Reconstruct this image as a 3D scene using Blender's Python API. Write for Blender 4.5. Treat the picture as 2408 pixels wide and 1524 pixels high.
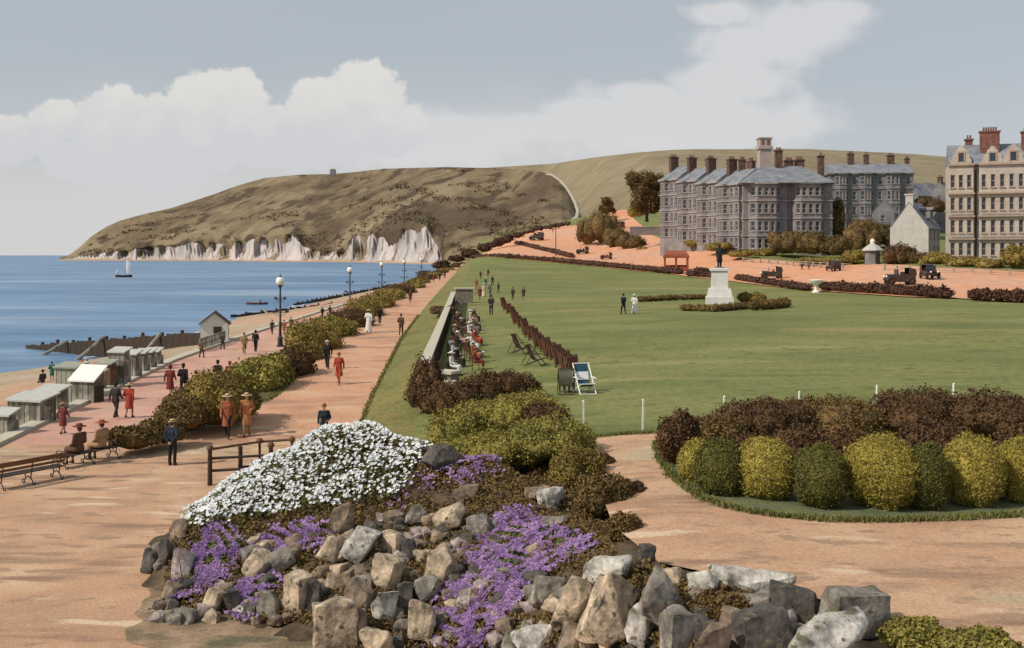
import bpy, bmesh, math, random
import numpy as np
from mathutils import Vector, Matrix, noise as mnoise
for o in list(bpy.data.objects): bpy.data.objects.remove(o)
S = bpy.context.scene
COL = S.collection
R = math.radians
# ------------------------------------------------------------------ camera, sky, sun, exposure
F, CX, HY = 2341.0, 1204.0, 600.0          # focal length, centre column and horizon row of the photo in its 2408-wide frame
cd = bpy.data.cameras.new('camera'); cam = bpy.data.objects.new('camera', cd); COL.objects.link(cam)
cam.location = (0, 0, 0); cam.rotation_euler = (R(90), 0, 0)
cd.sensor_width = 36; cd.lens = 36*F/2408; cd.shift_y = -(762-HY)/2408
cd.clip_start = .1; cd.clip_end = 60000
S.camera = cam
S.render.engine = 'CYCLES'
S.cycles.max_bounces = 4; S.cycles.diffuse_bounces = 2; S.cycles.glossy_bounces = 2; S.cycles.transmission_bounces = 2
S.view_settings.view_transform = 'Standard'; S.view_settings.look = 'None'
S.view_settings.exposure = 0.0; S.view_settings.gamma = 1
SUN_EL, SUN_AZ = 42, 205                   # azimuth of the sun, measured from +X towards +Y
sdir = Vector((math.cos(R(SUN_EL))*math.cos(R(SUN_AZ)), math.cos(R(SUN_EL))*math.sin(R(SUN_AZ)), math.sin(R(SUN_EL))))
sl = bpy.data.lights.new('sun', 'SUN'); sl.energy = 3.65; sl.angle = R(0.6); sl.color = (1, .91, .77)
so = bpy.data.objects.new('sun', sl); COL.objects.link(so)
so.rotation_euler = sdir.to_track_quat('Z', 'Y').to_euler()

def world():
    w = bpy.data.worlds.new('World'); S.world = w; w.use_nodes = True
    nt = w.node_tree; N = nt.nodes; L = nt.links; N.clear()
    out = N.new('ShaderNodeOutputWorld'); bg = N.new('ShaderNodeBackground'); L.new(bg.outputs[0], out.inputs[0])
    sky = N.new('ShaderNodeTexSky'); sky.sky_type = 'NISHITA'; sky.sun_disc = False
    sky.sun_elevation = R(SUN_EL); sky.sun_rotation = R(90-SUN_AZ); sky.air_density = 1.0; sky.dust_density = 1.6
    tc = N.new('ShaderNodeTexCoord'); sp = N.new('ShaderNodeSeparateXYZ'); L.new(tc.outputs['Generated'], sp.inputs[0])
    def M(op, a, b=None, c=None):
        n = N.new('ShaderNodeMath'); n.operation = op
        for i, x in enumerate((a, b, c)):
            if x is None: continue
            if isinstance(x, (int, float)): n.inputs[i].default_value = x
            else: L.new(x, n.inputs[i])
        return n.outputs[0]
    y = M('MAXIMUM', sp.outputs[1], .05)
    u = M('DIVIDE', sp.outputs[0], y); v = M('DIVIDE', sp.outputs[2], y)
    cv = N.new('ShaderNodeCombineXYZ'); L.new(u, cv.inputs[0]); L.new(v, cv.inputs[1])
    def noise(scale, detail, off=0, rough=.55):
        n = N.new('ShaderNodeTexNoise'); n.inputs['Scale'].default_value = scale; n.inputs['Detail'].default_value = detail
        n.inputs['Roughness'].default_value = rough
        mp = N.new('ShaderNodeVectorMath'); mp.operation = 'ADD'; mp.inputs[1].default_value = (off, off*.7, off*.3)
        L.new(cv.outputs[0], mp.inputs[0]); L.new(mp.outputs[0], n.inputs['Vector'])
        return n.outputs[0]
    n1, n2, n3 = noise(34, 5, 3.1), noise(7, 3, 7.7), noise(95, 2, 1.3)
    def field(blobs):
        best = None
        for (px, py, rx, ry) in blobs:
            a = M('MULTIPLY', M('SUBTRACT', u, (px-CX)/F), F/rx); b = M('MULTIPLY', M('SUBTRACT', v, (HY-py)/F), F/ry)
            d = M('SQRT', M('ADD', M('MULTIPLY', a, a), M('MULTIPLY', b, b)))
            e = M('SUBTRACT', 1.0, d)
            best = e if best is None else M('MAXIMUM', best, e)
        return best
    def sstep(x, a, b):
        n = N.new('ShaderNodeMapRange'); n.interpolation_type = 'SMOOTHSTEP'
        L.new(x, n.inputs[0]); n.inputs[1].default_value = a; n.inputs[2].default_value = b
        return n.outputs[0]
    # cumulus heads over the headland
    heads = field([(30,330,110,60),(130,290,75,62),(265,285,110,95),(380,290,100,75),(510,245,130,98),(590,300,120,70),(740,245,75,68),(860,225,110,88),(900,300,120,80),
                   (690,330,220,80),(330,370,300,80)])
    h = M('ADD', heads, M('MULTIPLY', M('SUBTRACT', n1, .5), .95)); h = M('ADD', h, M('MULTIPLY', M('SUBTRACT', n3, .5), .35))
    cum = sstep(h, .02, .2)
    # thin sheet of cloud to the right
    sheet = field([(1050,330,330,90),(1250,300,230,55),(1400,262,190,42),(1510,225,110,42),(1600,300,420,110),(1720,190,170,75),(1760,110,170,70),(1880,60,170,75),(1960,30,130,50),(1700,30,100,40)])
    s = M('ADD', sheet, M('MULTIPLY', M('SUBTRACT', n2, .5), 1.1)); s = M('ADD', s, M('MULTIPLY', M('SUBTRACT', n1, .5), .9))
    thin = M('MULTIPLY', sstep(s, -.08, .5), .85)
    # pale air low over the sea and the downs
    lo = sstep(M('ADD', v, M('MULTIPLY', M('SUBTRACT', n2, .5), .1)), .21, .03)
    lowr = M('MULTIPLY', lo, sstep(u, .42, .1)); lowr = M('MAXIMUM', lowr, M('MULTIPLY', lo, .35))
    high = M('MULTIPLY', n2, .25)
    front = sstep(sp.outputs[1], .05, .15)
    mx = N.new('ShaderNodeMix'); mx.data_type = 'RGBA'; mx.inputs['A'].default_value = (0,0,0,1)
    hs = N.new('ShaderNodeHueSaturation'); hs.inputs['Saturation'].default_value = .48; hs.inputs['Value'].default_value = 1.0
    L.new(sky.outputs[0], hs.inputs['Color'])
    def mix(fac, a, b):
        m = N.new('ShaderNodeMix'); m.data_type = 'RGBA'
        if isinstance(fac, float): m.inputs['Factor'].default_value = fac
        else: L.new(fac, m.inputs['Factor'])
        for k, x in (('A', a), ('B', b)):
            i = [q for q in m.inputs if q.name == k and q.type == 'RGBA'][0]
            if isinstance(x, tuple): i.default_value = x+(1,)
            else: L.new(x, i)
        return [q for q in m.outputs if q.type == 'RGBA'][0]
    K = 10.0
    c = mix(.66, hs.outputs[0], (.47*K, .53*K, .58*K))
    c = mix(M('MULTIPLY', high, 1.0), c, (.52*K, .55*K, .58*K))
    c = mix(M('MULTIPLY', lowr, .92), c, (.66*K, .65*K, .645*K))
    c = mix(M('MULTIPLY', thin, front), c, (.68*K, .68*K, .69*K))
    shade = sstep(M('ADD', v, M('MULTIPLY', M('SUBTRACT', n1, .5), .09)), .10, .185)
    cc = mix(shade, (.62*K, .63*K, .655*K), (.75*K, .73*K, .695*K))
    c = mix(M('MULTIPLY', M('MULTIPLY', cum, .92), front), c, cc)
    L.new(c, bg.inputs[0]); bg.inputs[1].default_value = .1
world()

# ------------------------------------------------------------------ helpers
rng = np.random.default_rng(7); random.seed(7)
def W(px, py, Y): return Vector(((px-CX)/F*Y, Y, (HY-py)/F*Y))
def Wz(px, py, z): return W(px, py, -z*F/(py-HY))
def tag(o, label=None, cat=None, group=None, kind=None):
    if label: o['label'] = label
    if cat: o['category'] = cat
    if group: o['group'] = group
    if kind: o['kind'] = kind
    return o
def thing(name, label, cat, loc=(0,0,0), rotz=0, group=None):
    o = bpy.data.objects.new(name, None); COL.objects.link(o); o.empty_display_size = .3
    o.location = loc; o.rotation_euler = (0, 0, rotz)
    return tag(o, label, cat, group)
def link(name, me, parent=None, loc=(0,0,0), mat=None):
    o = bpy.data.objects.new(name, me); COL.objects.link(o); o.location = loc
    if parent: o.parent = parent
    if mat:
        o.material_slots[0].link = 'OBJECT'; o.material_slots[0].material = mat
    return o
def copy_tree(o, parent=None):
    c = o.copy(); COL.objects.link(c)
    if parent: c.parent = parent
    for ch in list(o.children): copy_tree(ch, c)
    return c
class MB:
    def __init__(s): s.v=[]; s.f=[]; s.m=[]
    def add(s, vs, fs, m=0):
        b = len(s.v); s.v += [tuple(x) for x in vs]; s.f += [tuple(b+i for i in f) for f in fs]; s.m += [m]*len(fs)
    def box(s, c, sz, rot=0, m=0, tilt=None):
        x, y, z = sz[0]/2, sz[1]/2, sz[2]/2
        M = Matrix.Rotation(rot, 3, 'Z')
        if tilt is not None: M = M @ tilt
        vs = [Vector(c)+M@Vector((i*x, j*y, k*z)) for k in (-1,1) for j in (-1,1) for i in (-1,1)]
        s.add(vs, [(0,2,3,1),(4,5,7,6),(0,1,5,4),(2,6,7,3),(0,4,6,2),(1,3,7,5)], m)
    def tube(s, p0, p1, r0, r1=None, n=8, m=0):
        r1 = r0 if r1 is None else r1
        p0, p1 = Vector(p0), Vector(p1); q = (p1-p0).to_track_quat('Z', 'Y').to_matrix()
        vs = []
        for p, r in ((p0, r0), (p1, r1)):
            vs += [p+q@Vector((r*math.cos(2*math.pi*i/n), r*math.sin(2*math.pi*i/n), 0)) for i in range(n)]
        s.add(vs, [(i, (i+1)%n, n+(i+1)%n, n+i) for i in range(n)]+[tuple(range(n-1,-1,-1)), tuple(range(n, 2*n))], m)
    def path(s, pts, r, n=6, m=0):
        for a, b in zip(pts[:-1], pts[1:]): s.tube(a, b, r, r, n, m)
    def lathe(s, prof, n=16, c=(0,0,0), m=0, sx=1, sy=1, M=None):
        vs = []
        for r, z in prof:
            for i in range(n):
                a = 2*math.pi*i/n; p = Vector((r*sx*math.cos(a), r*sy*math.sin(a), z))
                if M: p = M@p
                vs.append(Vector(c)+p)
        fs = [(k*n+i, k*n+(i+1)%n, (k+1)*n+(i+1)%n, (k+1)*n+i) for k in range(len(prof)-1) for i in range(n)]
        fs += [tuple(range(n-1,-1,-1)), tuple(range((len(prof)-1)*n, len(prof)*n))]
        s.add(vs, fs, m)
    def sph(s, c, r, n=10, m=0):
        if isinstance(r, (int,float)): r = (r,r,r)
        k = max(4, n//2+1)
        prof = [(math.sin(math.pi*(i+.02)/(k+.04)), -math.cos(math.pi*(i+.02)/(k+.04))) for i in range(k+1)]
        s.lathe([(p*r[0], q*r[2]) for p, q in prof], n, c, m, 1, r[1]/r[0])
    def build(s, name, mats, parent=None, loc=(0,0,0), smooth=False):
        me = bpy.data.meshes.new(name); me.from_pydata(s.v, [], s.f)
        for x in (mats if isinstance(mats, (list,tuple)) else [mats]): me.materials.append(x)
        me.polygons.foreach_set('material_index', s.m)
        if smooth:
            me.polygons.foreach_set('use_smooth', [True]*len(s.f))
            me.set_sharp_from_angle(angle=R(40))
        me.update()
        return link(name, me, parent, loc)
def np_mesh(name, V, Q, mat, smooth=False):
    V = np.asarray(V, dtype=np.float32); Q = np.asarray(Q, dtype=np.int32); k = Q.shape[1]
    me = bpy.data.meshes.new(name)
    me.vertices.add(len(V)); me.vertices.foreach_set('co', V.ravel())
    me.loops.add(Q.size); me.loops.foreach_set('vertex_index', Q.ravel())
    me.polygons.add(len(Q)); me.polygons.foreach_set('loop_start', np.arange(0, Q.size, k, dtype=np.int32))
    if smooth: me.polygons.foreach_set('use_smooth', [True]*len(Q))
    me.update(calc_edges=True); me.materials.append(mat)
    return me
def grid_mesh(name, P, mat, smooth=True):          # P: rows x cols x 3
    r, c = P.shape[:2]; i = np.arange((r-1)*c).reshape(r-1, c)[:, :-1].ravel()
    return np_mesh(name, P.reshape(-1,3), np.stack([i, i+1, i+c+1, i+c], 1), mat, smooth)
def struct(name, me):
    o = link(name, me); o['kind'] = 'structure'; return o
class TPS:
    def __init__(s, P, v):
        s.P = np.asarray(P, float); n = len(P); K = s.k(s.P, s.P)+np.eye(n)*1e-6
        A = np.zeros((n+3, n+3)); A[:n,:n] = K; A[:n,n] = 1; A[:n,n+1:] = s.P; A[n,:n] = 1; A[n+1:,:n] = s.P.T
        s.w = np.linalg.solve(A, np.concatenate([v, np.zeros(3)]))
    def k(s, a, b):
        d = ((a[:,None,:]-b[None,:,:])**2).sum(2)+1e-12
        return .5*d*np.log(d)
    def __call__(s, Q):
        Q = np.asarray(Q, float).reshape(-1,2); n = len(s.P)
        return s.k(Q, s.P)@s.w[:n]+s.w[n]+Q@s.w[n+1:]
def hit(px, py, fn, y0=11., y1=560.):
    a, b = (px-CX)/F, (HY-py)/F; Y = np.exp(np.linspace(math.log(y0), math.log(y1), 260))
    d = b*Y-fn(a*Y, Y); k = np.where(d < 0)[0]
    if len(k) == 0: i = len(Y)-1; lo = hi = Y[i]
    else: i = k[0]; hi = Y[i]; lo = Y[max(0,i-1)]
    for _ in range(18):
        m = (lo+hi)/2
        if b*m < float(fn(np.array([a*m]), np.array([m]))[0]): hi = m
        else: lo = m
    return Vector((a*hi, hi, float(fn(np.array([a*hi]), np.array([hi]))[0])))
def inpoly(x, y, P):
    c = np.zeros(len(x), bool); n = len(P)
    for i in range(n):
        x0, y0 = P[i]; x1, y1 = P[(i+1)%n]
        if y0 == y1: continue
        m = ((y0 > y) != (y1 > y)) & (x < (x1-x0)*(y-y0)/(y1-y0)+x0)
        c ^= m
    return c
def lerp_tab(t, x): return np.interp(x, [a[0] for a in t], [a[1] for a in t])

# ------------------------------------------------------------------ materials
def mat(name, cols, scale=4., rough=.85, bump=0., bscale=None, detail=5, spec=.3, coord='Object', stretch=None, lo=.3, hi=.7, fine=None, island=False, metal=0., dist=.02, patches=None):
    m = bpy.data.materials.new(name); m.use_nodes = True; nt = m.node_tree; N, L = nt.nodes, nt.links
    b = N['Principled BSDF']; b.inputs['Roughness'].default_value = rough; b.inputs['Specular IOR Level'].default_value = spec
    b.inputs['Metallic'].default_value = metal
    tc = N.new('ShaderNodeTexCoord'); vec = tc.outputs[coord]
    if stretch:
        mp = N.new('ShaderNodeMapping'); mp.inputs['Scale'].default_value = stretch; L.new(vec, mp.inputs[0]); vec = mp.outputs[0]
    if len(cols) == 1: b.inputs['Base Color'].default_value = tuple(cols[0])+(1,)
    else:
        n = N.new('ShaderNodeTexNoise'); n.inputs['Scale'].default_value = scale; n.inputs['Detail'].default_value = detail; n.inputs['Roughness'].default_value = .6
        L.new(vec, n.inputs['Vector']); fac = n.outputs[0]
        if island:
            g = N.new('ShaderNodeNewGeometry'); a = N.new('ShaderNodeMath'); a.operation = 'MULTIPLY_ADD'
            L.new(g.outputs['Random Per Island'], a.inputs[0]); a.inputs[1].default_value = .45
            q = N.new('ShaderNodeMath'); q.operation = 'MULTIPLY_ADD'; L.new(fac, q.inputs[0]); q.inputs[1].default_value = .9; q.inputs[2].default_value = -.175
            L.new(q.outputs[0], a.inputs[2]); fac = a.outputs[0]
        r = N.new('ShaderNodeValToRGB'); L.new(fac, r.inputs[0]); e = r.color_ramp.elements
        k = len(cols)
        for i, c in enumerate(cols):
            p = lo+(hi-lo)*i/(k-1)
            if i == 0: e[0].position = p; e[0].color = tuple(c)+(1,)
            elif i == k-1: e[-1].position = p; e[-1].color = tuple(c)+(1,)
            else: q = e.new(p); q.color = tuple(c)+(1,)
        colr = r.outputs[0]
        for (pscale, pcol, plo, phi, pst) in (patches or []):
            n4 = N.new('ShaderNodeTexNoise'); n4.inputs['Scale'].default_value = pscale; n4.inputs['Detail'].default_value = 4
            mp4 = N.new('ShaderNodeMapping'); mp4.inputs['Scale'].default_value = pst; mp4.inputs['Location'].default_value = (pscale*37, 5, 2); L.new(tc.outputs[coord], mp4.inputs[0]); L.new(mp4.outputs[0], n4.inputs['Vector'])
            mr = N.new('ShaderNodeMapRange'); mr.interpolation_type = 'SMOOTHSTEP'; L.new(n4.outputs[0], mr.inputs[0]); mr.inputs[1].default_value = plo; mr.inputs[2].default_value = phi
            mx = N.new('ShaderNodeMixRGB'); L.new(mr.outputs[0], mx.inputs[0]); L.new(colr, mx.inputs[1]); mx.inputs[2].default_value = tuple(pcol)+(1,)
            colr = mx.outputs[0]
        if fine:
            n3 = N.new('ShaderNodeTexNoise'); n3.inputs['Scale'].default_value = fine[0]; n3.inputs['Detail'].default_value = 3; L.new(tc.outputs[coord], n3.inputs['Vector'])
            mx = N.new('ShaderNodeMixRGB'); mx.blend_type = 'OVERLAY'; mx.inputs[0].default_value = fine[1]
            L.new(colr, mx.inputs[1]); L.new(n3.outputs[0], mx.inputs[2]); colr = mx.outputs[0]
        L.new(colr, b.inputs['Base Color'])
    if bump:
        n2 = N.new('ShaderNodeTexNoise'); n2.inputs['Scale'].default_value = bscale or scale*4; n2.inputs['Detail'].default_value = 6; L.new(vec, n2.inputs['Vector'])
        bp = N.new('ShaderNodeBump'); bp.inputs['Strength'].default_value = bump; bp.inputs['Distance'].default_value = dist
        L.new(n2.outputs[0], bp.inputs['Height']); L.new(bp.outputs[0], b.inputs['Normal'])
    return m
M = {}
M['gravel'] = mat('gravel', [(.36,.21,.13),(.48,.29,.18),(.55,.37,.24)], .35, .95, .5, 9, stretch=(1,1,1), fine=(14,.45), patches=[(.22,(.42,.33,.22),.52,.66,(.5,1.4,1)),(.55,(.28,.165,.11),.54,.68,(.4,1.8,1)),(1.7,(.33,.215,.14),.55,.66,(.6,1.4,1)),(.9,(.58,.43,.30),.6,.7,(.5,1.5,1))])
M['promenade'] = mat('promenade_gravel', [(.42,.22,.165),(.52,.29,.22),(.57,.36,.28)], .3, .95, .4, 9, fine=(12,.4), patches=[(.5,(.47,.30,.22),.5,.65,(1,.35,1))])
M['path'] = mat('path_gravel', [(.40,.21,.13),(.53,.29,.175),(.60,.37,.24)], .35, .95, .5, 9, fine=(12,.45), patches=[(.25,(.36,.21,.14),.54,.68,(.5,1.5,1)),(.6,(.55,.38,.25),.55,.7,(.45,1.6,1))])
M['road'] = mat('road_gravel', [(.58,.24,.12),(.62,.31,.18),(.56,.34,.24)], .02, .95, .2, 1, fine=(.6,.4))
M['lawn'] = mat('lawn', [(.115,.138,.04),(.168,.182,.057),(.22,.212,.074)], .11, .95, .8, 14, stretch=(.6,1.5,1), fine=(3.2,.55), dist=.05, patches=[(.045,(.27,.225,.085),.55,.75,(.5,1.6,1)),(.3,(.13,.14,.043),.56,.72,(.6,1.5,1)),(.12,(.26,.235,.10),.6,.72,(.35,1.4,1)),(1.1,(.115,.13,.04),.57,.7,(.7,1.3,1))])
M['verge'] = mat('verge_grass', [(.11,.115,.035),(.17,.16,.05),(.22,.17,.065)], .5, .95, .8, 14, fine=(4,.5), dist=.05)
M['turf'] = mat('bed_turf', [(.085,.105,.055),(.12,.135,.07),(.15,.15,.065)], 1.2, .95, .8, 20, fine=(8,.5))
M['earth'] = mat('earth', [(.03,.022,.014),(.075,.052,.032),(.15,.105,.065)], 1.1, .95, .8, 6, fine=(9,.5))
M['trodden'] = mat('trodden_earth', [(.17,.115,.07),(.26,.18,.115),(.36,.25,.16)], 1.4, .95, .7, 8, fine=(12,.5), patches=[(.8,(.12,.105,.06),.5,.64,(.6,1.5,1))])
M['bankearth'] = mat('bank_earth', [(.05,.05,.02),(.10,.085,.035),(.17,.10,.06)], .4, .95, .6, 4)
M['sand'] = mat('beach_shingle', [(.27,.195,.125),(.37,.28,.19),(.45,.36,.27)], .12, .95, .5, 5, fine=(2,.5), patches=[(.05,(.5,.28,.18),.5,.62,(1,1,1))])
M['downs'] = mat('downs_turf', [(.125,.09,.05),(.185,.138,.08),(.24,.185,.112)], .006, .95, .9, .06, detail=8, stretch=(1,1,1.6), lo=.35, hi=.62, fine=(.04,.45), dist=6, patches=[(.0045,(.09,.06,.036),.5,.62,(1,1,1.5)),(.016,(.075,.052,.03),.54,.62,(1,1,1.3))])
M['downs2'] = mat('far_downs_turf', [(.185,.145,.085),(.23,.185,.11),(.265,.215,.135)], .006, .95, .3, .05, detail=8, fine=(.03,.4), dist=5)
M['chalk'] = mat('chalk', [(.31,.275,.27),(.43,.38,.365),(.52,.455,.43)], .02, .9, .5, .1, stretch=(1,1,.3), detail=8, dist=4, lo=.36, hi=.56, patches=[(.022,(.17,.135,.085),.55,.62,(1,1,.5)),(.05,(.30,.27,.25),.52,.62,(1,1,.25))])
M['track'] = mat('chalk_track', [(.32,.29,.22),(.42,.38,.31)], .05, .95)
def foliage(name, cols, scale=1.5): return mat(name, cols, scale, .75, 1.0, 9/max(1,1.5/scale), spec=.2, island=True, lo=.1, hi=.9, dist=.12*max(1,1.5/scale))
M['f_gold'] = foliage('golden_foliage', [(.20,.16,.035),(.335,.275,.055),(.47,.38,.085)], 2.2)
M['f_goldd'] = foliage('olive_foliage', [(.07,.07,.02),(.125,.12,.03),(.19,.17,.04)], 2.2)
M['f_brown'] = foliage('russet_foliage', [(.06,.036,.018),(.115,.065,.03),(.18,.10,.045)], 1.6)
M['f_hedge'] = foliage('hedge_foliage', [(0.095,0.074,0.022),(0.230,0.169,0.041),(0.378,0.263,0.074)], .9)
M['f_green'] = foliage('shrub_foliage', [(0.098,0.091,0.023),(0.247,0.215,0.052),(0.429,0.351,0.078)], 1.1)
M['f_heath'] = foliage('heath_foliage', [(0.075,0.056,0.022),(0.163,0.106,0.037),(0.263,0.156,0.062)], 1.5)
M['f_tree'] = foliage('tree_foliage', [(0.057,0.041,0.017),(0.138,0.090,0.034),(0.218,0.138,0.052)], .25)
M['f_scrub'] = foliage('scrub_foliage', [(.10,.073,.04),(.14,.105,.06),(.185,.14,.082)], .05)
M['f_redhedge'] = foliage('red_hedge_foliage', [(.045,.022,.016),(.09,.045,.03),(.14,.075,.045)], .5)
M['f_leaf'] = foliage('rock_plant_leaves', [(.06,.075,.03),(.15,.165,.06),(.27,.27,.10)], 4)
M['white_fl'] = mat('white_petals', [(.52,.57,.63),(.72,.73,.74),(.8,.79,.76)], 3, .7, island=True, lo=.1, hi=.9)
M['purple_fl'] = mat('purple_petals', [(.11,.055,.17),(.24,.13,.32),(.46,.30,.48)], 1.3, .7, island=True, lo=.2, hi=.8)
M['bark'] = mat('bark', [(.05,.035,.022),(.10,.075,.05)], 8, .95, .6)
def stonem(name, c):
    d = [tuple(x*k for x in c) for k in (.26, .68, 1.15)]
    return mat(name, d, 2.6, .9, .7, 7, detail=8, lo=.32, hi=.66, fine=(16,.5), dist=.06, patches=[(2.3,(.085,.075,.065),.56,.66,(1,1,1)),(5.5,(.13,.12,.07),.6,.68,(1,1,1))])
M['st_cream'] = stonem('cream_stone', (.58,.45,.32)); M['st_grey'] = stonem('grey_stone', (.29,.255,.215)); M['st_brown'] = stonem('brown_stone', (.30,.22,.16)); M['st_dark'] = stonem('dark_stone', (.115,.10,.088)); M['st_white'] = stonem('pale_stone', (.58,.54,.48)); M['st_pink'] = stonem('pinkish_stone', (.5,.4,.38))
M['masonry'] = mat('masonry', [(.13,.11,.085),(.20,.17,.13),(.27,.23,.17)], 2.2, .95, .6, 9)
M['coping'] = mat('coping_stone', [(.42,.38,.30),(.55,.5,.4)], 3, .9, .3)
M['wood_dark'] = mat('dark_timber', [(.03,.02,.015),(.07,.045,.03)], 6, .8, .3, stretch=(1,1,6))
M['wood'] = mat('brown_timber', [(.10,.05,.028),(.19,.10,.055)], 6, .8, .3, stretch=(1,1,5))
M['wood_grey'] = mat('weathered_boards', [(.17,.16,.13),(.28,.26,.21),(.36,.33,.27)], 5, .9, .3, stretch=(4,4,.6), patches=[(1.3,(.13,.12,.095),.5,.62,(1,1,.5)),(2.2,(.34,.33,.29),.58,.66,(1,1,1))])
M['hut_white'] = mat('white_boards', [(.55,.53,.47),(.68,.66,.6)], 4, .8, .2, stretch=(4,4,.6))
M['canvas_w'] = mat('white_canvas', [(.6,.62,.66),(.74,.74,.73)], 6, .9); M['canvas_g'] = mat('grey_canvas', [(.24,.25,.2),(.34,.34,.28)], 5, .9); M['canvas_b'] = mat('blue_green_canvas', [(.02,.06,.09),(.035,.09,.13)], 6, .9); M['canvas_r'] = mat('red_brown_canvas', [(.10,.03,.02),(.17,.06,.035)], 6, .9)
M['roofgrey'] = mat('grey_felt_roof', [(.38,.38,.36),(.5,.49,.46)], 5, .9)
M['iron'] = mat('dark_iron', [(.012,.015,.018),(.03,.032,.035)], 8, .5, spec=.5)
M['globe'] = mat('opal_glass', [(.82,.82,.78)], 1, .25, spec=.5)
M['white'] = mat('white_paint', [(.7,.69,.65),(.8,.79,.76)], 5, .6)
M['marble'] = mat('pale_pedestal_stone', [(.55,.53,.52),(.68,.66,.64)], 1.5, .8, .2)
M['bronze'] = mat('dark_bronze', [(.006,.01,.011),(.014,.02,.02)], 4, .6, spec=.25)
M['slate'] = mat('slate', [(.13,.14,.165),(.20,.21,.235),(.27,.27,.29)], .5, .7, .3, 3, stretch=(1,1,3), fine=(3,.4))
M['stucco'] = mat('grey_stucco', [(.155,.14,.15),(.225,.20,.20),(.29,.26,.25)], .35, .9, .2, 3, fine=(2.5,.35))
M['stucco2'] = mat('mauve_stucco', [(.135,.13,.145),(.19,.18,.195),(.24,.23,.235)], .35, .9, .2, 3)
M['trim'] = mat('pale_trim', [(.29,.255,.24),(.36,.32,.295)], 1, .85)
M['cream'] = mat('cream_stucco', [(.37,.32,.275),(.46,.40,.34),(.53,.465,.40)], .4, .85, .2, 3, fine=(2.5,.3))
M['creamtrim'] = mat('orange_trim', [(.34,.24,.18),(.44,.335,.265)], 1.2, .85)
M['brick'] = mat('red_brick', [(.11,.045,.035),(.19,.085,.065),(.25,.13,.10)], 1.6, .9, .2)
M['darkbrick'] = mat('sooty_brick', [(.06,.04,.035),(.12,.07,.055),(.18,.11,.09)], 1.4, .9, .2)
M['pinkbrick'] = mat('pink_brick', [(.36,.28,.265),(.45,.36,.335)], .5, .9)
M['housegrey'] = mat('grey_white_render', [(.40,.38,.355),(.50,.48,.45)], .8, .9, .2)
M['blind'] = mat('window_blind', [(.30,.27,.23),(.38,.34,.29)], 2, .8)
M['glass'] = mat('window_glass', [(.025,.03,.045),(.05,.055,.075)], .3, .12, spec=.5)
M['sash'] = mat('window_sash', [(.45,.40,.36)], 1, .7)
M['shelterred'] = mat('red_painted_timber', [(.22,.06,.03),(.32,.10,.05)], 3, .7)
M['carblack'] = mat('black_coach_paint', [(.03,.022,.02),(.06,.035,.03)], 3, .35, spec=.5); M['carred'] = mat('maroon_coach_paint', [(.12,.035,.025),(.18,.06,.04)], 3, .35, spec=.5); M['tyre'] = mat('rubber', [(.03,.028,.026)], 1, .9)
M['skin'] = mat('skin', [(.50,.28,.20),(.58,.34,.25)], 6, .6)
M['hair'] = mat('brown_hair', [(.04,.022,.012),(.08,.045,.025)], 30, .7)
M['leather'] = mat('shoe_leather', [(.03,.02,.015),(.05,.03,.02)], 10, .5)
CL = {}
for k, c in dict(navy=(.02,.028,.04), black=(.016,.016,.018), charcoal=(.04,.035,.035), brown=(.10,.055,.035), rust=(.32,.10,.045), red=(.34,.05,.03), maroon=(.17,.035,.03), tan=(.33,.21,.11), straw=(.5,.38,.2), white=(.72,.72,.70), cream=(.6,.52,.4), orange=(.42,.17,.07), green=(.03,.16,.10), teal=(.04,.10,.11), grey=(.16,.16,.16), blue=(.30,.36,.45), pink=(.55,.32,.28)).items():
    CL[k] = mat(k+'_cloth', [tuple(x*.8 for x in c), tuple(min(.85, x*1.2) for x in c)], 14, .9, .15)

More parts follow.
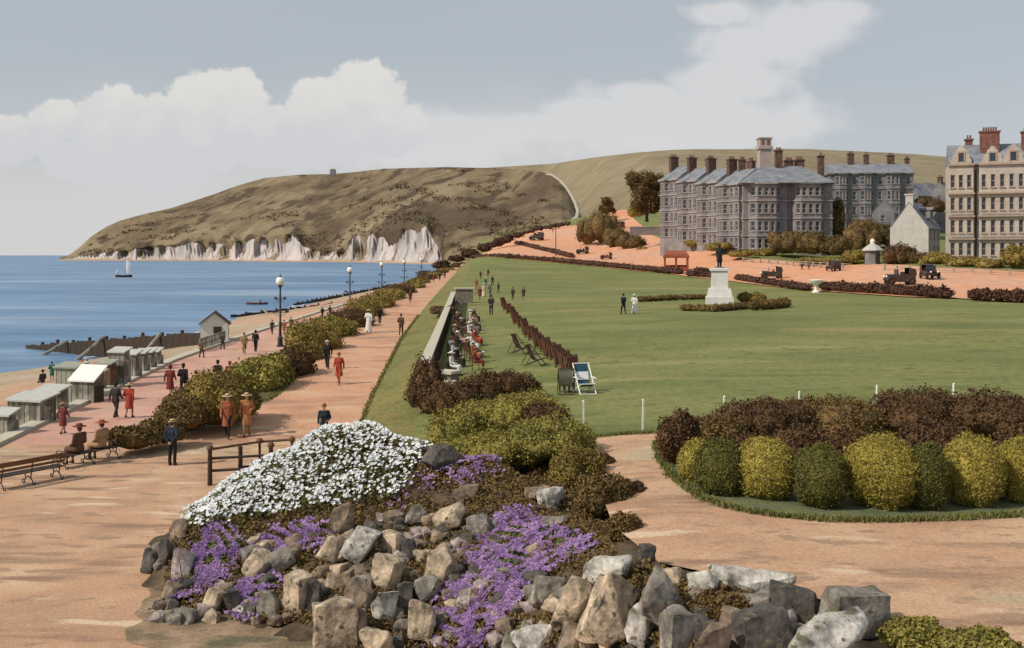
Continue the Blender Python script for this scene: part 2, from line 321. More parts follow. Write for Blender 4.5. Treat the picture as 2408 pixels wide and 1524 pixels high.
# ------------------------------------------------------------------ foliage builders
def dirnoise(D, seed, f=3.):
    r = np.random.default_rng(seed); s = 0
    for k in range(6):
        w = r.normal(size=3)*f*(1+.5*k); s = s+np.sin(D@w+r.uniform(0, 6.28))/(1+.45*k)
    return s/2.2
def leafcloud(blobs, n, size, seed, shell=.35, lump=.16, asp=.55, flat=.5, minz=-.5, core=.76, freq=3.):
    n = int(n*1.5)
    r = np.random.default_rng(seed); B = np.array(blobs, float)
    ar = (B[:,3]*B[:,4]+B[:,3]*B[:,5]+B[:,4]*B[:,5]); ids = r.choice(len(B), n, p=ar/ar.sum())
    D = r.normal(size=(n,3)); D /= np.linalg.norm(D, axis=1)[:,None]
    low = D[:,2] < minz; D[low,2] *= -1
    L = np.zeros(n)
    for b in range(len(B)):
        k = ids == b; L[k] = dirnoise(D[k], seed*31+b, freq)
    rad = (1+lump*L)*(1-shell*r.random(n)**1.7+.05*r.normal(size=n))
    C = B[ids,:3]+D*B[ids,3:]*rad[:,None]
    if len(B) > 1:                                     # drop leaves buried deep in another blob
        keep = np.ones(n, bool)
        for b in range(len(B)):
            q = ((C-B[b,:3])/B[b,3:]); keep &= (ids == b) | ((q**2).sum(1) > .55)
        C, D = C[keep], D[keep]; n = len(C)
    Nn = D*flat+r.normal(size=(n,3))*(1-flat); Nn /= np.linalg.norm(Nn, axis=1)[:,None]+1e-9
    T = np.cross(Nn, r.normal(size=(n,3))); T /= np.linalg.norm(T, axis=1)[:,None]+1e-9
    Bt = np.cross(Nn, T); s = size*(.6+.8*r.random(n))[:,None]
    V = np.stack([C-T*s*.5, C+Bt*s*asp*.5+Nn*s*.08, C+T*s*.5, C-Bt*s*asp*.5+Nn*s*.08], 1).reshape(-1,3)
    Q = np.arange(4*n).reshape(-1,4)
    if core:
        th = np.linspace(.01, math.pi-.01, 11); ph = np.linspace(0, 2*math.pi, 19)[:-1]
        dd = np.stack([np.outer(np.sin(th), np.cos(ph)), np.outer(np.sin(th), np.sin(ph)), np.outer(np.cos(th), np.ones(18))], 2).reshape(-1,3)
        i = np.arange(10*18); a, b_ = i//18, i%18
        q = np.stack([a*18+b_, (a+1)*18+b_, (a+1)*18+(b_+1)%18, a*18+(b_+1)%18], 1)
        for b in range(len(B)):
            v = B[b,:3]+dd*B[b,3:]*(core*(1+lump*dirnoise(dd, seed*31+b, freq)))[:,None]
            Q = np.concatenate([Q, q+len(V)]); V = np.concatenate([V, v])
    return V, Q
def blobset(rx, ry, h, k, seed, base=.45):
    r = np.random.default_rng(seed); bl = [(0, 0, h*.5, rx*.82, ry*.82, h*.5)]
    for i in range(k):
        a = 2*math.pi*i/k+r.uniform(-.4,.4); q = r.uniform(.4,.62)
        s = r.uniform(.38,.55)
        bl.append((rx*q*math.cos(a), ry*q*math.sin(a), h*r.uniform(.35,.66), rx*s, ry*s, h*r.uniform(.3,.42)))
    return bl
NB = [100]
def shrub(name, label, cat, P, rx, ry, h, m, n, leaf, k=6, group=None, blobs=None, **kw):
    NB[0] += 1
    V, Q = leafcloud(blobs or blobset(rx, ry, h, k, NB[0]), n, leaf, NB[0], **kw)
    o = link(name, np_mesh(name, V, Q, m), None, P)
    return tag(o, label, cat, group)
def tree(name, label, P, w, h, m, n, leaf, trunk=.25, group=None, k=8, cat='tree'):
    t = thing(name, label, cat, P, 0, group); NB[0] += 1; r = np.random.default_rng(NB[0])
    tz = h*trunk; mb = MB(); top = Vector((0, 0, h*.6)); mb.tube((0,0,-.6), (0,0,tz), w*.05, w*.04, 8); mb.tube((0,0,tz), top, w*.04, w*.015, 7)
    bl = [(0, 0, tz+(h-tz)*.5, w*.36, w*.33, (h-tz)*.46)]
    for i in range(k):
        a = 6.283*i/k+r.uniform(-.4,.4); q = w*r.uniform(.2,.34); z = tz+(h-tz)*r.uniform(.2,.8)
        p = Vector((q*math.cos(a), q*math.sin(a), z)); mb.tube((0,0,min(z*.7, h*.55)), p, w*.02, w*.008, 5)
        s = w*r.uniform(.14,.22); bl.append((p.x, p.y, z, s, s, s*r.uniform(.75,1.1)))
    mb.build('trunk', M['bark'], t)
    V, Q = leafcloud(bl, n, leaf, NB[0], shell=.5, lump=.25, minz=-1)
    link('crown', np_mesh('crown', V, Q, m), t)
    return t
# ------------------------------------------------------------------ ground levels (the camera is at height 0)
SEA = -11.5
T1 = [(30,-20.2),(42,-21.7),(62,-24.1),(75,-25.6),(96,-26.4),(139,-27),(480,-28)]       # promenade, sea edge
T2 = [(42,-15.6),(57,-17.6),(87,-19.4),(140,-20.3),(480,-22.5)]                              # promenade, hedge side
T3 = [(42,-15.45),(45,-14.5),(49,-13.2),(52,-12.5),(63,-13.2),(126,-17.3),(175,-18.4),(234,-19.4),(325,-20.2),(480,-21.5)]   # path, sea side
T4 = [(42,-6.4),(46,-7.0),(63,-7.9),(82,-9.1),(127,-11),(175,-12.6),(292,-16.4),(330,-18.4),(480,-20.5)]  # path, lawn side
T5 = [(33,-3.8),(49.5,-4.5),(125,-7.4),(300,-12.2),(480,-17)]                                 # line of the wall
TZP = [(30,-8),(42,-8),(52,-7.45),(63,-7.1),(126,-6.5),(175,-6),(234,-5.5),(325,-4.9),(480,-3)]
zp = lambda X, Y: np.interp(Y, [a[0] for a in TZP], [a[1] for a in TZP])+0*X
zprom = lambda X, Y: -8+0*X
def uv(X, Y): return np.stack([np.clip(np.asarray(X,float)/(np.asarray(Y,float)+6), -.9, .75)*2.2, np.log(np.asarray(Y,float))], -1)
GP = [(-4,11,-8.2),(-4,30,-8),(-3.9,40,-7.9),(-4.4,48,-7.3),(-4.7,56,-7.05),(-5.6,80,-6.8),(-7.2,122,-6.2),(-9.2,190,-4.7),(-11,250,-3.1),(-12.4,300,-1.7),
      (3,11,-6),(9,12,-6),(2.5,18,-6),(9,18,-6),(16,18,-6),(2.3,26,-6),(8,26,-6),(16,26,-6),(3,32.5,-6),(12,32.5,-6),(24,32.5,-6),(-1,33,-6.9),
      (3,46,-6.45),(0,55,-6.75),(12,46,-6.2),(26,46,-6.1),(6,80,-6.1),(30,80,-5.6),(46,80,-5.5),(13,95,-5.6),(24,112,-5.5),(58,106,-5.25),(0,130,-5.75)]
for (px, py, Y) in [(1180,640,235),(1300,612,290),(1430,622,260),(1560,637,230),(1700,656,190),(1900,681,148),(2230,700,120),(1740,612,232),(2000,624,203),(2408,642,170),(2700,660,150),
      (1650,580,270),(1770,596,240),(1560,562,320),(1960,597,247),(2130,606,205),(2310,612,190),(2420,614,185),(2700,616,180),(1560,602,275),(1500,562,345),(1440,522,425),(1460,497,480),(1220,562,400),(1340,530,455),(1350,582,340),(1110,606,330),(1180,577,375),(1050,640,330),
      (1130,600,400),(2050,560,300),(2200,570,290),(1750,560,330),(2400,590,260)]:
    w = W(px, py, Y); GP.append((w.x, w.y, w.z))
GT = TPS(uv([g[0] for g in GP], [g[1] for g in GP]), np.array([g[2] for g in GP]))
def G(X, Y):
    X = np.asarray(X, float); Y = np.asarray(Y, float)
    return GT(uv(X.ravel(), Y.ravel())).reshape(X.shape)
def g(px, py): return hit(px, py, G)
def gz(x, y): return float(G(np.array([x]), np.array([y]))[0])
def ribbon(name, ta, tb, za, zb, m, y0, y1, rows=140, cols=10, bumpz=0.):
    Y = np.exp(np.linspace(math.log(y0), math.log(y1), rows)); t = np.linspace(0, 1, cols)
    xa, xb = lerp_tab(ta, Y), lerp_tab(tb, Y)
    X = xa[:,None]*(1-t)+xb[:,None]*t
    za, zb = za(xa, Y), zb(xb, Y)
    Z = za[:,None]*(1-t)+zb[:,None]*t
    if bumpz: Z = Z+bumpz*np.sin(math.pi*t)[None,:]*(1+.3*np.sin(X*1.7+Y[:,None]*.9))
    return struct(name, grid_mesh(name, np.stack([X, np.repeat(Y[:,None], cols, 1), Z], 2), m))
def flat(name, pts, z, m):
    me = bpy.data.meshes.new(name); me.from_pydata([(x, y, z) for x, y in pts], [], [tuple(range(len(pts)))]); me.materials.append(m); return struct(name, me)
ribbon('promenade', T1, T2, zprom, zprom, M['promenade'], 42, 480)
ribbon('hedge_bank', T2, T3, zprom, zp, M['bankearth'], 42, 480, bumpz=.2)
ribbon('upper_path', T3, T4, zp, zp, M['path'], 42, 480)
zw = lambda X, Y: np.where(Y < 127, np.maximum(zp(X, Y)+.75, G(X, Y)+.75), G(X, Y)) if True else 0
def zverge(X, Y):
    s = np.clip((Y-47.5)/3, 0, 1)*np.clip((132-Y)/6, 0, 1); gg = G(X, Y)
    return gg*(1-s)+s*np.maximum(gg+.95, -6.35+(Y-50)*.008)
ribbon('grass_verge', T4, T5, zp, zverge, M['verge'], 42, 480, cols=14)
flat('forecourt', [(-20,9),(-20.2,30),(-21.7,42),(-3.9,42),(-3.8,33),(2.5,31),(2.6,22),(3.2,19.4),(5.7,17.1),(7.8,15.2),(8.7,9)], -8, M['gravel'])
# lawn and town ground: one sheet
Yr = np.exp(np.linspace(math.log(9), math.log(540), 230)); tt = np.linspace(0, 1, 150)
xa = np.interp(Yr, [9,15,17,19.3,22,31,33,49.5,125,300,480,540], [8.5,7.6,5.5,3,2.4,2.3,-3.8,-4.5,-7.4,-12.2,-17,-19]); xb = .74*Yr+8
X = xa[:,None]*(1-tt)+xb[:,None]*tt; Yg = np.repeat(Yr[:,None], 150, 1)
struct('lawn', grid_mesh('lawn', np.stack([X, Yg, G(X, Yg)], 2), M['lawn']))
def drape(name, poly, fn, m, off, step=None, world=False, n=46):
    P = poly if world else [tuple(hit(px, py, fn)[:2]) for px, py in poly]
    bm = bmesh.new(); vs = [bm.verts.new((x, y, 0)) for x, y in P]; bm.faces.new(vs)
    xs = [p[0] for p in P]; ys = [p[1] for p in P]
    for k in range(1, n):
        x = min(xs)+(max(xs)-min(xs))*k/n
        bmesh.ops.bisect_plane(bm, geom=bm.verts[:]+bm.edges[:]+bm.faces[:], plane_co=(x,0,0), plane_no=(1,0,0))
        y = math.exp(math.log(min(ys))+(math.log(max(ys))-math.log(min(ys)))*k/n)
        bmesh.ops.bisect_plane(bm, geom=bm.verts[:]+bm.edges[:]+bm.faces[:], plane_co=(0,y,0), plane_no=(0,1,0))
    bm.verts.ensure_lookup_table()
    a = np.array([v.co[:2] for v in bm.verts]); z = fn(a[:,0], a[:,1])
    for v, q in zip(bm.verts, z): v.co.z = q+off
    for f in bm.faces:
        f.smooth = True
        if f.normal.z < 0: f.normal_flip()
    me = bpy.data.meshes.new(name); bm.to_mesh(me); bm.free(); me.materials.append(m)
    return struct(name, me)
drape('garden_path', [(2.2,32.8),(6.5,32.9),(14,33.2),(30,33.6),(30,9.5),(8.35,9.5),(7.4,15.05),(5.3,17.0),(2.85,19.25),(2.25,22)], G, M['gravel'], .03, world=True)
bedW = [tuple(hit(px, py, G)[:2]) for px, py in [(1545,1045),(1555,1085),(1580,1125),(1640,1172),(1700,1195),(1760,1209),(1850,1221),(1950,1229),(2080,1230),(2220,1226),(2420,1216),(2620,1205)]]+[(19,26.5),(19,31.5),(12,31.8)]+[tuple(hit(1600,1036,G)[:2]), tuple(hit(1560,1036,G)[:2])]
drape('shrub_bed', bedW, G, M['turf'], .06, world=True)
# road along the back of the lawn and climbing to the left
drape('road', [(1120,607),(1200,609),(1300,617),(1440,632),(1560,642),(1700,660),(1900,684),(2120,699),(2240,703),(2600,722),(2600,652),(2408,641),(2200,632),(2000,624),(1850,616),(1740,609),(1700,598),(1650,582),(1600,572),(1550,560),(1520,540),(1490,515),(1478,496),(1440,497),(1420,520),(1395,528),(1345,531),(1300,530),(1240,545),(1205,562),(1160,584),(1128,600)], G, M['road'], .12, n=60)

# ------------------------------------------------------------------ sea, beach
me = bpy.data.meshes.new('sea'); me.from_pydata([(-30000,-200,SEA),(30000,-200,SEA),(30000,40000,SEA),(-30000,40000,SEA)], [], [(0,1,2,3)])
def seamat():
    m = bpy.data.materials.new('sea_water'); m.use_nodes = True; nt = m.node_tree; N, L = nt.nodes, nt.links; b = N['Principled BSDF']
    tc = N.new('ShaderNodeTexCoord'); mp = N.new('ShaderNodeMapping'); mp.inputs['Scale'].default_value = (.6, 1.9, 1); L.new(tc.outputs['Object'], mp.inputs[0])
    n = N.new('ShaderNodeTexNoise'); n.inputs['Scale'].default_value = .012; n.inputs['Detail'].default_value = 9; n.inputs['Roughness'].default_value = .62; L.new(mp.outputs[0], n.inputs['Vector'])
    r = N.new('ShaderNodeValToRGB'); L.new(n.outputs[0], r.inputs[0]); e = r.color_ramp.elements
    e[0].position = .36; e[0].color = (.06,.155,.29,1); e[1].position = .66; e[1].color = (.25,.345,.47,1); q = e.new(.52); q.color = (.13,.235,.385,1)
    mp2 = N.new('ShaderNodeMapping'); mp2.inputs['Scale'].default_value = (.22, 1.5, 1); L.new(tc.outputs['Object'], mp2.inputs[0])
    n5 = N.new('ShaderNodeTexNoise'); n5.inputs['Scale'].default_value = .11; n5.inputs['Detail'].default_value = 8; n5.inputs['Roughness'].default_value = .7; L.new(mp2.outputs[0], n5.inputs['Vector'])
    ov = N.new('ShaderNodeMixRGB'); ov.blend_type = 'OVERLAY'; ov.inputs[0].default_value = .95; L.new(r.outputs[0], ov.inputs[1]); L.new(n5.outputs[0], ov.inputs[2])
    L.new(ov.outputs[0], b.inputs['Base Color']); b.inputs['Roughness'].default_value = .38; b.inputs['Specular IOR Level'].default_value = .3
    w = N.new('ShaderNodeTexNoise'); w.inputs['Scale'].default_value = .35; w.inputs['Detail'].default_value = 8; L.new(mp.outputs[0], w.inputs['Vector'])
    bp = N.new('ShaderNodeBump'); bp.inputs['Strength'].default_value = .9; bp.inputs['Distance'].default_value = .5; L.new(w.outputs[0], bp.inputs['Height']); L.new(bp.outputs[0], b.inputs['Normal'])
    return m
me.materials.append(seamat()); struct('sea', me)
TW = [(20,-50),(95,-49.5),(108,-45),(140,-42),(186,-50),(200,-46),(300,-46),(420,-42),(600,-52),(850,-62),(1200,-100)]
TWo = [(a, b-4.6) for a, b in TW]; TWf = [(a, b-.2) for a, b in TW]
TB = [(9,-18),(30,-20.3)]+[(a, b-.05) for a, b in T1[1:]]+[(1200,-30)]
def zbeach(X, Y):
    a = np.interp(Y, [t[0] for t in TWo], [t[1] for t in TWo]); b = np.interp(Y, [t[0] for t in TB], [t[1] for t in TB])
    t = np.clip((X-a)/(b-a), 0, 1); return -12.0+3.65*t**1.0+.05*np.sin(X*.9)*np.sin(Y*.5)
Yb = np.exp(np.linspace(math.log(12), math.log(1200), 170)); tb = np.linspace(0, 1, 40)
xw, xp = lerp_tab(TWo, Yb), lerp_tab(TB, Yb); X = xw[:,None]*(1-tb)+xp[:,None]*tb; Y2 = np.repeat(Yb[:,None], 40, 1)
struct('beach', grid_mesh('beach', np.stack([X, Y2, zbeach(X, Y2)], 2), M['sand']))
# surf line: a thin broken sheet of foam where the water meets the shingle
M['foam'] = mat('sea_foam', [(.5,.55,.6),(.72,.74,.74)], 1.5, .7)
def surf():
    V, Q = [], []; k = 0
    for row, off in ((0,.1),(1,1.9)):
        Y = np.arange(60, 420, .8+.3*row)
        t = np.interp(Y, [a[0] for a in TWo], [a[1] for a in TWo]); b = np.interp(Y, [a[0] for a in TB], [a[1] for a in TB])
        xs = t+(b-t)*.2-off*1.3
        for i in range(len(Y)-1):
            w = .35+.5*max(0, math.sin(Y[i]*.37+row)+.4*math.sin(Y[i]*1.3)+.3)
            if row and math.sin(Y[i]*.23) < .1: continue
            j = .5*math.sin(Y[i]*.5); j2 = .5*math.sin(Y[i+1]*.5)
            V += [(xs[i]+j-w, Y[i], SEA+.03), (xs[i+1]+j2-w, Y[i+1], SEA+.03), (xs[i+1]+j2+w*.4, Y[i+1], SEA+.035), (xs[i]+j+w*.4, Y[i], SEA+.035)]; Q.append((k,k+1,k+2,k+3)); k += 4
    o = struct('surf', np_mesh('surf', V, Q, M['foam']))
surf()
# sea wall with its coping, facing the beach
def seawall():
    Y = np.concatenate([np.linspace(12, 42, 12), np.exp(np.linspace(math.log(42.6), math.log(480), 90))]); xs = lerp_tab(TB, Y); mb = MB(); mc = MB()
    for i in range(len(Y)-1):
        a, b, c, d = (xs[i]-.35, Y[i]), (xs[i+1]-.35, Y[i+1]), (xs[i+1]+.02, Y[i+1]), (xs[i]+.02, Y[i])
        mb.add([(x, y, -12) for x, y in (a,b,c,d)]+[(x, y, -8.02) for x, y in (a,b,c,d)], [(0,1,5,4),(4,5,6,7),(2,3,7,6)])
        a, b, c, d = (xs[i]-.45, Y[i]), (xs[i+1]-.45, Y[i+1]), (xs[i+1]+.28, Y[i+1]), (xs[i]+.28, Y[i])
        mc.add([(x, y, -8.01) for x, y in (a,b,c,d)]+[(x, y, -7.84) for x, y in (a,b,c,d)], [(0,1,5,4),(4,5,6,7),(2,3,7,6)])
    t = thing('sea_wall', 'long sea wall with pale coping between the promenade and the beach', 'wall', (xs[12], 42, -8)); 
    for n, q, m in (('wall', mb, M['masonry']), ('coping', mc, M['coping'])): q.build(n, m, t, loc=(-xs[12], -42, 8))
seawall()

# ------------------------------------------------------------------ headland, cliffs and downs
CREST = [(140,612.4),(165,598),(185,583),(215,556),(250,533),(285,518),(340,503),(400,490),(450,474),(500,458),(560,436),(620,419),(700,411),(783,409),(840,404),(900,397),(1000,394),(1050,393),(1180,396),(1260,402),(1292,408),(1320,425),(1338,445),(1352,470),(1362,495),(1375,530),(1400,575),(1440,620)]
SHY = [(140,2150),(500,1950),(870,1580),(1000,1300),(1100,1150),(1440,900)]
CLT = [(140,612.3),(165,606),(200,598),(250,594),(300,588),(340,582),(380,578),(400,579),(440,572),(480,569),(520,573),(560,566),(600,562),(640,557),(672,552),(690,548),(712,578),(740,590),(770,592),(800,586),(820,568),(840,548),(860,556),(880,550),(900,552),(930,541),(960,536),(985,532),(1004,534),(1020,566),(1045,592),(1100,602),(1200,606),(1440,618)]
def vnoise(px, t, seed, amp):
    r = np.random.default_rng(seed); s = 0
    for k in range(7):
        a, b = r.uniform(.006,.03)*(1.6**k)*.6, r.uniform(2,9)*(1.3**k); s = s+np.sin(px*a+r.uniform(0,6.3)+1.5*np.sin(t*b*.5+r.uniform(0,6)))*np.cos(t*b+r.uniform(0,6.3))/(1.35**k)
    return s*amp
def headland():
    px = np.linspace(141, 1438, 420); nt = 70
    Ys, yc, yt = lerp_tab(SHY, px), lerp_tab(CLT, px), lerp_tab(CREST, px)
    jag = 16*np.sin(px*.083)*np.sin(px*.031+1)+5*np.sin(px*.21+2)
    Yc = Ys+np.interp(px, [140,250,1440], [3,28,30])+jag*np.interp(px, [140,300,1440],[.05,1,1])
    Yt = Yc+np.interp(px, [140,200,300,600,1200,1300,1440], [4,40,160,480,620,420,300])
    yc = np.maximum(yc, yt+.2)
    t = np.linspace(0, 1, nt)
    Y = Yc[:,None]+(Yt-Yc)[:,None]*t
    k_ = np.ones(61)/61; ycs = np.convolve(np.pad(yc, 30, mode='edge'), k_, mode='valid')
    y = ycs[:,None]+(yt-ycs)[:,None]*(t**.82)+(yc-ycs)[:,None]*np.clip(1-t/.4, 0, 1)[None,:]**2
    Y = Y-(jag*np.interp(px, [140,300,1440],[.05,1,1]))[:,None]*(1-np.clip(1-t/.16,0,1)[None,:])
    y = y+vnoise(px[:,None], t[None,:], 5, 2.6)*np.sin(math.pi*t)[None,:]*((yc-yt)/160)[:,None]
    P = np.stack([(px[:,None]-CX)/F*Y, Y, (HY-y)/F*Y], 2)
    back = P[:,-1:,:]*1.0; back = back*np.array([1.2,1.2,.55]); 
    y0 = np.where(px > 1040, Ys, Ys+4)[:,None]; foot = np.stack([(px[:,None]-CX)/F*(Yc[:,None]+60), Yc[:,None]+60, np.full((len(px),1), SEA-1.)], 2)
    foot[px > 1040] = np.stack([(px[:,None]-CX)/F*y0, y0, np.full((len(px),1), SEA-1.)], 2)[px > 1040]
    P = np.concatenate([foot, P, P[:,-1:,:]*np.array([1.04,1.04,1.0])-np.array([0,0,2.]), back], 1)
    struct('headland', grid_mesh('headland', P.transpose(1,0,2)[:, ::-1], M['downs']))
    # gorse and thorn scrub on the lower slopes, too many bushes to count
    r = np.random.default_rng(3); n = 9000; H_ = P[:, 1:nt+1]; fi = r.uniform(0, 400, n)+15; ti = r.uniform(0, nt-2, n)**1.0; i0, j0 = fi.astype(int), ti.astype(int)
    m_ = .5+.5*np.sin(fi*.05+1.3*np.sin(ti*.16))*np.sin(ti*.21+fi*.02)+.35*np.sin(fi*.21)*np.sin(ti*.5); keep = m_+.45*(fi/400)-.009*ti > r.uniform(.55,1.0,n)
    C = (H_[i0,j0]+(H_[np.minimum(i0+1,419),j0]-H_[i0,j0])*(fi-i0)[:,None]+(H_[i0,np.minimum(j0+1,nt-1)]-H_[i0,j0])*(ti-j0)[:,None])[keep]; k = len(C); C = np.repeat(C, 7, 0)+r.normal(size=(7*k,3))*np.array([2.6,2.6,.8])+np.array([0,0,.9])
    N = r.normal(size=(7*k,3)); N /= np.linalg.norm(N,axis=1)[:,None]; T = np.cross(N, r.normal(size=(7*k,3))); T /= np.linalg.norm(T,axis=1)[:,None]; B = np.cross(N,T); s_ = r.uniform(.8,2.0,(7*k,1))
    V = np.stack([C-T*s_, C+B*s_*.7, C+T*s_, C-B*s_*.7],1).reshape(-1,3); o = link('scrub', np_mesh('scrub', V, np.arange(28*k).reshape(-1,4), M['f_scrub'])); tag(o, 'dark gorse and thorn scrub scattered over the slopes of the headland', 'scrub', None, 'stuff')
    # chalk face: jagged buttresses between shore and cliff top
    k = px < 1046; pc = px[k]; nz = 22; s = np.linspace(0, 1, nz); q = np.linspace(pc[0], pc[-1], 900)
    a, b, c = lerp_tab(SHY, q), np.interp(q, px, Yc), np.interp(q, px, yc); zt = (HY-c)/F*b
    Z = SEA-.6+(zt+.4-SEA+.6)[:,None]*s
    gul = (np.abs(np.sin(q*.045+1.6*np.sin(q*.023)))**.8*26+7*np.sin(q*.15+2*np.sin(q*.05))+1.2*np.sin(q*.7+1))*np.interp(q, [140,300,1100],[.05,1,1])
    Yf = a[:,None]+(b-a)[:,None]*(s[None,:]**1.25)+gul[:,None]*np.sin(math.pi*s*.93)[None,:]*1.1+2*np.sin(q[:,None]*.8+s[None,:]*9)*np.sin(math.pi*s)[None,:]
    Xf = ((q-CX)/F)[:,None]*Yf
    struct('cliffs', grid_mesh('cliffs', np.stack([Xf, Yf, Z], 2).transpose(1,0,2)[:, ::-1], M['chalk'], smooth=True))
    # shingle apron at the foot
    P = np.stack([np.stack([(q-CX)/F*(a-d), a-d, np.full_like(q, SEA-.3+h)], 1) for d, h in ((45,0),(0,1.5),(-12,4.5))], 0)
    struct('cliff_beach', grid_mesh('cliff_beach', P[:, ::-1], M['sand']))
headland()
DC = [(900,420),(1000,402),(1180,392.5),(1300,385),(1400,370),(1500,358.5),(1580,352.5),(1640,350.5),(1700,351),(1830,350),(1900,350.5),(2000,355),(2150,362),(2240,370),(2408,380),(2700,400),(3100,430)]
DY0, DY1, DB = 600., 2100., 575.
def downs():
    px = np.linspace(900, 3100, 240); t = np.linspace(0, 1, 60); yt = lerp_tab(DC, px)
    d0 = np.interp(px, [900,1280,1420,1520,3100], [2250,2150,1050,650,600]); Y = d0[:,None]+1500*t[None,:]
    y = DB+(yt-DB)[:,None]*(t**.7)+vnoise(px[:,None], t[None,:], 9, 1.6)*np.sin(math.pi*t)[None,:]
    P = np.stack([(px[:,None]-CX)/F*Y, Y, (HY-y)/F*Y], 2)
    P = np.concatenate([P, P[:,-1:,:]*np.array([1.03,1.03,1.0]), P[:,-1:,:]*np.array([1.3,1.3,.6])], 1)
    struct('downs', grid_mesh('downs', P.transpose(1,0,2)[:, ::-1], M['downs2']))
downs()
def chalk_track():
    c = [(1284,407),(1298,409),(1316,421),(1332,438),(1345,458),(1354,476),(1360,492),(1358,508),(1345,520)]
    w = [1,2,3,4,5,6,8,10,16]
    V = []
    for i, ((x, y), ww) in enumerate(zip(c, w)):
        Y = 1290-52*i
        for s in (-.5,.5):
            p = W(x+s*ww, y, Y); V.append(tuple(p))
    Q = [(2*i, 2*i+1, 2*i+3, 2*i+2) for i in range(len(c)-1)]
    V2 = [(x, y+8, z-1.5) for x, y, z in V]; n = len(V)
    Q += [(a+n, b+n, c_+n, d+n) for a, b, c_, d in Q]
    Q += [(2*i, 2*i+2, n+2*i+2, n+2*i) for i in range(len(c)-1)]+[(2*i+1, n+2*i+1, n+2*i+3, 2*i+3) for i in range(len(c)-1)]
    struct('chalk_track', np_mesh('chalk_track', V+V2, Q, M['track']))
chalk_track()
b = thing('watch_house', 'tiny square lookout building on the crest of the headland', 'building', W(783, 410.5, 2060))
mb = MB(); mb.box((0,0,3.5), (11,9,13)); mb.box((0,0,10.6), (9,7,1.4)); mb.build('wall', M['stucco'], b)

# ------------------------------------------------------------------ rockery bank
RP = [(395,1412,22.8),(450,1440,22.2),(600,1468,21.5),(740,1528,20.2),(900,1542,19.9),(1050,1545,19.6),(1180,1540,18.9),(1300,1540,17.8),(1450,1540,16.9),(1600,1540,16.3),(1800,1542,15.8),(2000,1548,15.2),
      (1350,1400,18.6),(1450,1335,18.9),(1600,1375,17.8),(1750,1405,17.2),(1900,1432,16.7),(2060,1462,16.2),
      (420,1265,25.0),(470,1330,24.0),(640,1330,23.8),(600,1240,25.6),(760,1260,24.8),(850,1330,23.2),(850,1200,26.2),(700,1140,27.4),(620,1110,28.2),(860,1020,29.6),(760,1030,29.8),(980,1060,28.6),(1060,1080,27.8),(1150,1085,27.4),
      (1000,1190,26.0),(1100,1200,25.4),(1250,1185,25.2),(1330,1235,23.4),(1000,1300,23.6),(1150,1300,23.0),(1300,1280,22.2),(1400,1290,21.0),(1000,1420,21.4),(1150,1420,20.6),(1280,1380,20.0),(860,1430,21.2)]
RW = [tuple(W(*r)) for r in RP]+[(-9.3,25.2,-8.2),(-8.8,23.4,-8.2),(-.6,30,-7.1),(1.2,27.8,-6.75),(1.7,24.5,-6.5),(-2,31.5,-7.4),(1.9,22,-6.3),(7.6,13.8,-8),(5,14,-8),(2.5,15,-8),(0,16.5,-8),(-2,18,-8),(-4.3,33.5,-8.3),(-8,31.5,-8.3),(-10.5,27,-8.3),(-10,23,-8.3),(-1,34,-7.1),(1.6,30.5,-6.5),(2.6,26,-6.05),(2.75,21.5,-6.02),(3.4,19.1,-6.02),(5.9,16.9,-6.02)]
RT = TPS(np.array([(r[0], r[1]) for r in RW])*.3, np.array([r[2] for r in RW]))
def RH(X, Y):
    X = np.asarray(X, float); Y = np.asarray(Y, float)
    z = RT(np.stack([X.ravel(), Y.ravel()], 1)*.3).reshape(X.shape)
    base = np.where((X < 2.3)|(Y < 15), -8., G(np.clip(X,-3.8,40), Y))
    z = np.where(X > np.interp(Y, [9,15,17,19.3,22,31,33], [8.7,7.8,5.8,3.2,2.6,2.5,2.4]), base-.3, z-.06)
    z = np.where((Y > 30.2)&(X > -1.5), np.minimum(z, -6.45), z)
    z = np.where((X < -10.8)|(X > 7.6)|(Y > 34.5)|(Y < 13.5), base-.3, z)
    return z
def rk(px, py): 
    p = hit(px, py, lambda X, Y: np.maximum(RH(X, Y), np.where(X < 2.4, -8, -6.0)), 13.6, 40); return p
xs = np.linspace(-10.8, 7.5, 190); ys = np.linspace(13.6, 34.4, 190); X, Yy = np.meshgrid(xs, ys)
Z = RH(X, Yy)+.09*np.sin(X*4.1+Yy*1.3)*np.sin(Yy*3.7)+.06*np.sin(X*9)*np.sin(Yy*8+X)
struct('rockery_bank', grid_mesh('rockery_bank', np.stack([X, Yy, Z], 2), M['earth']))

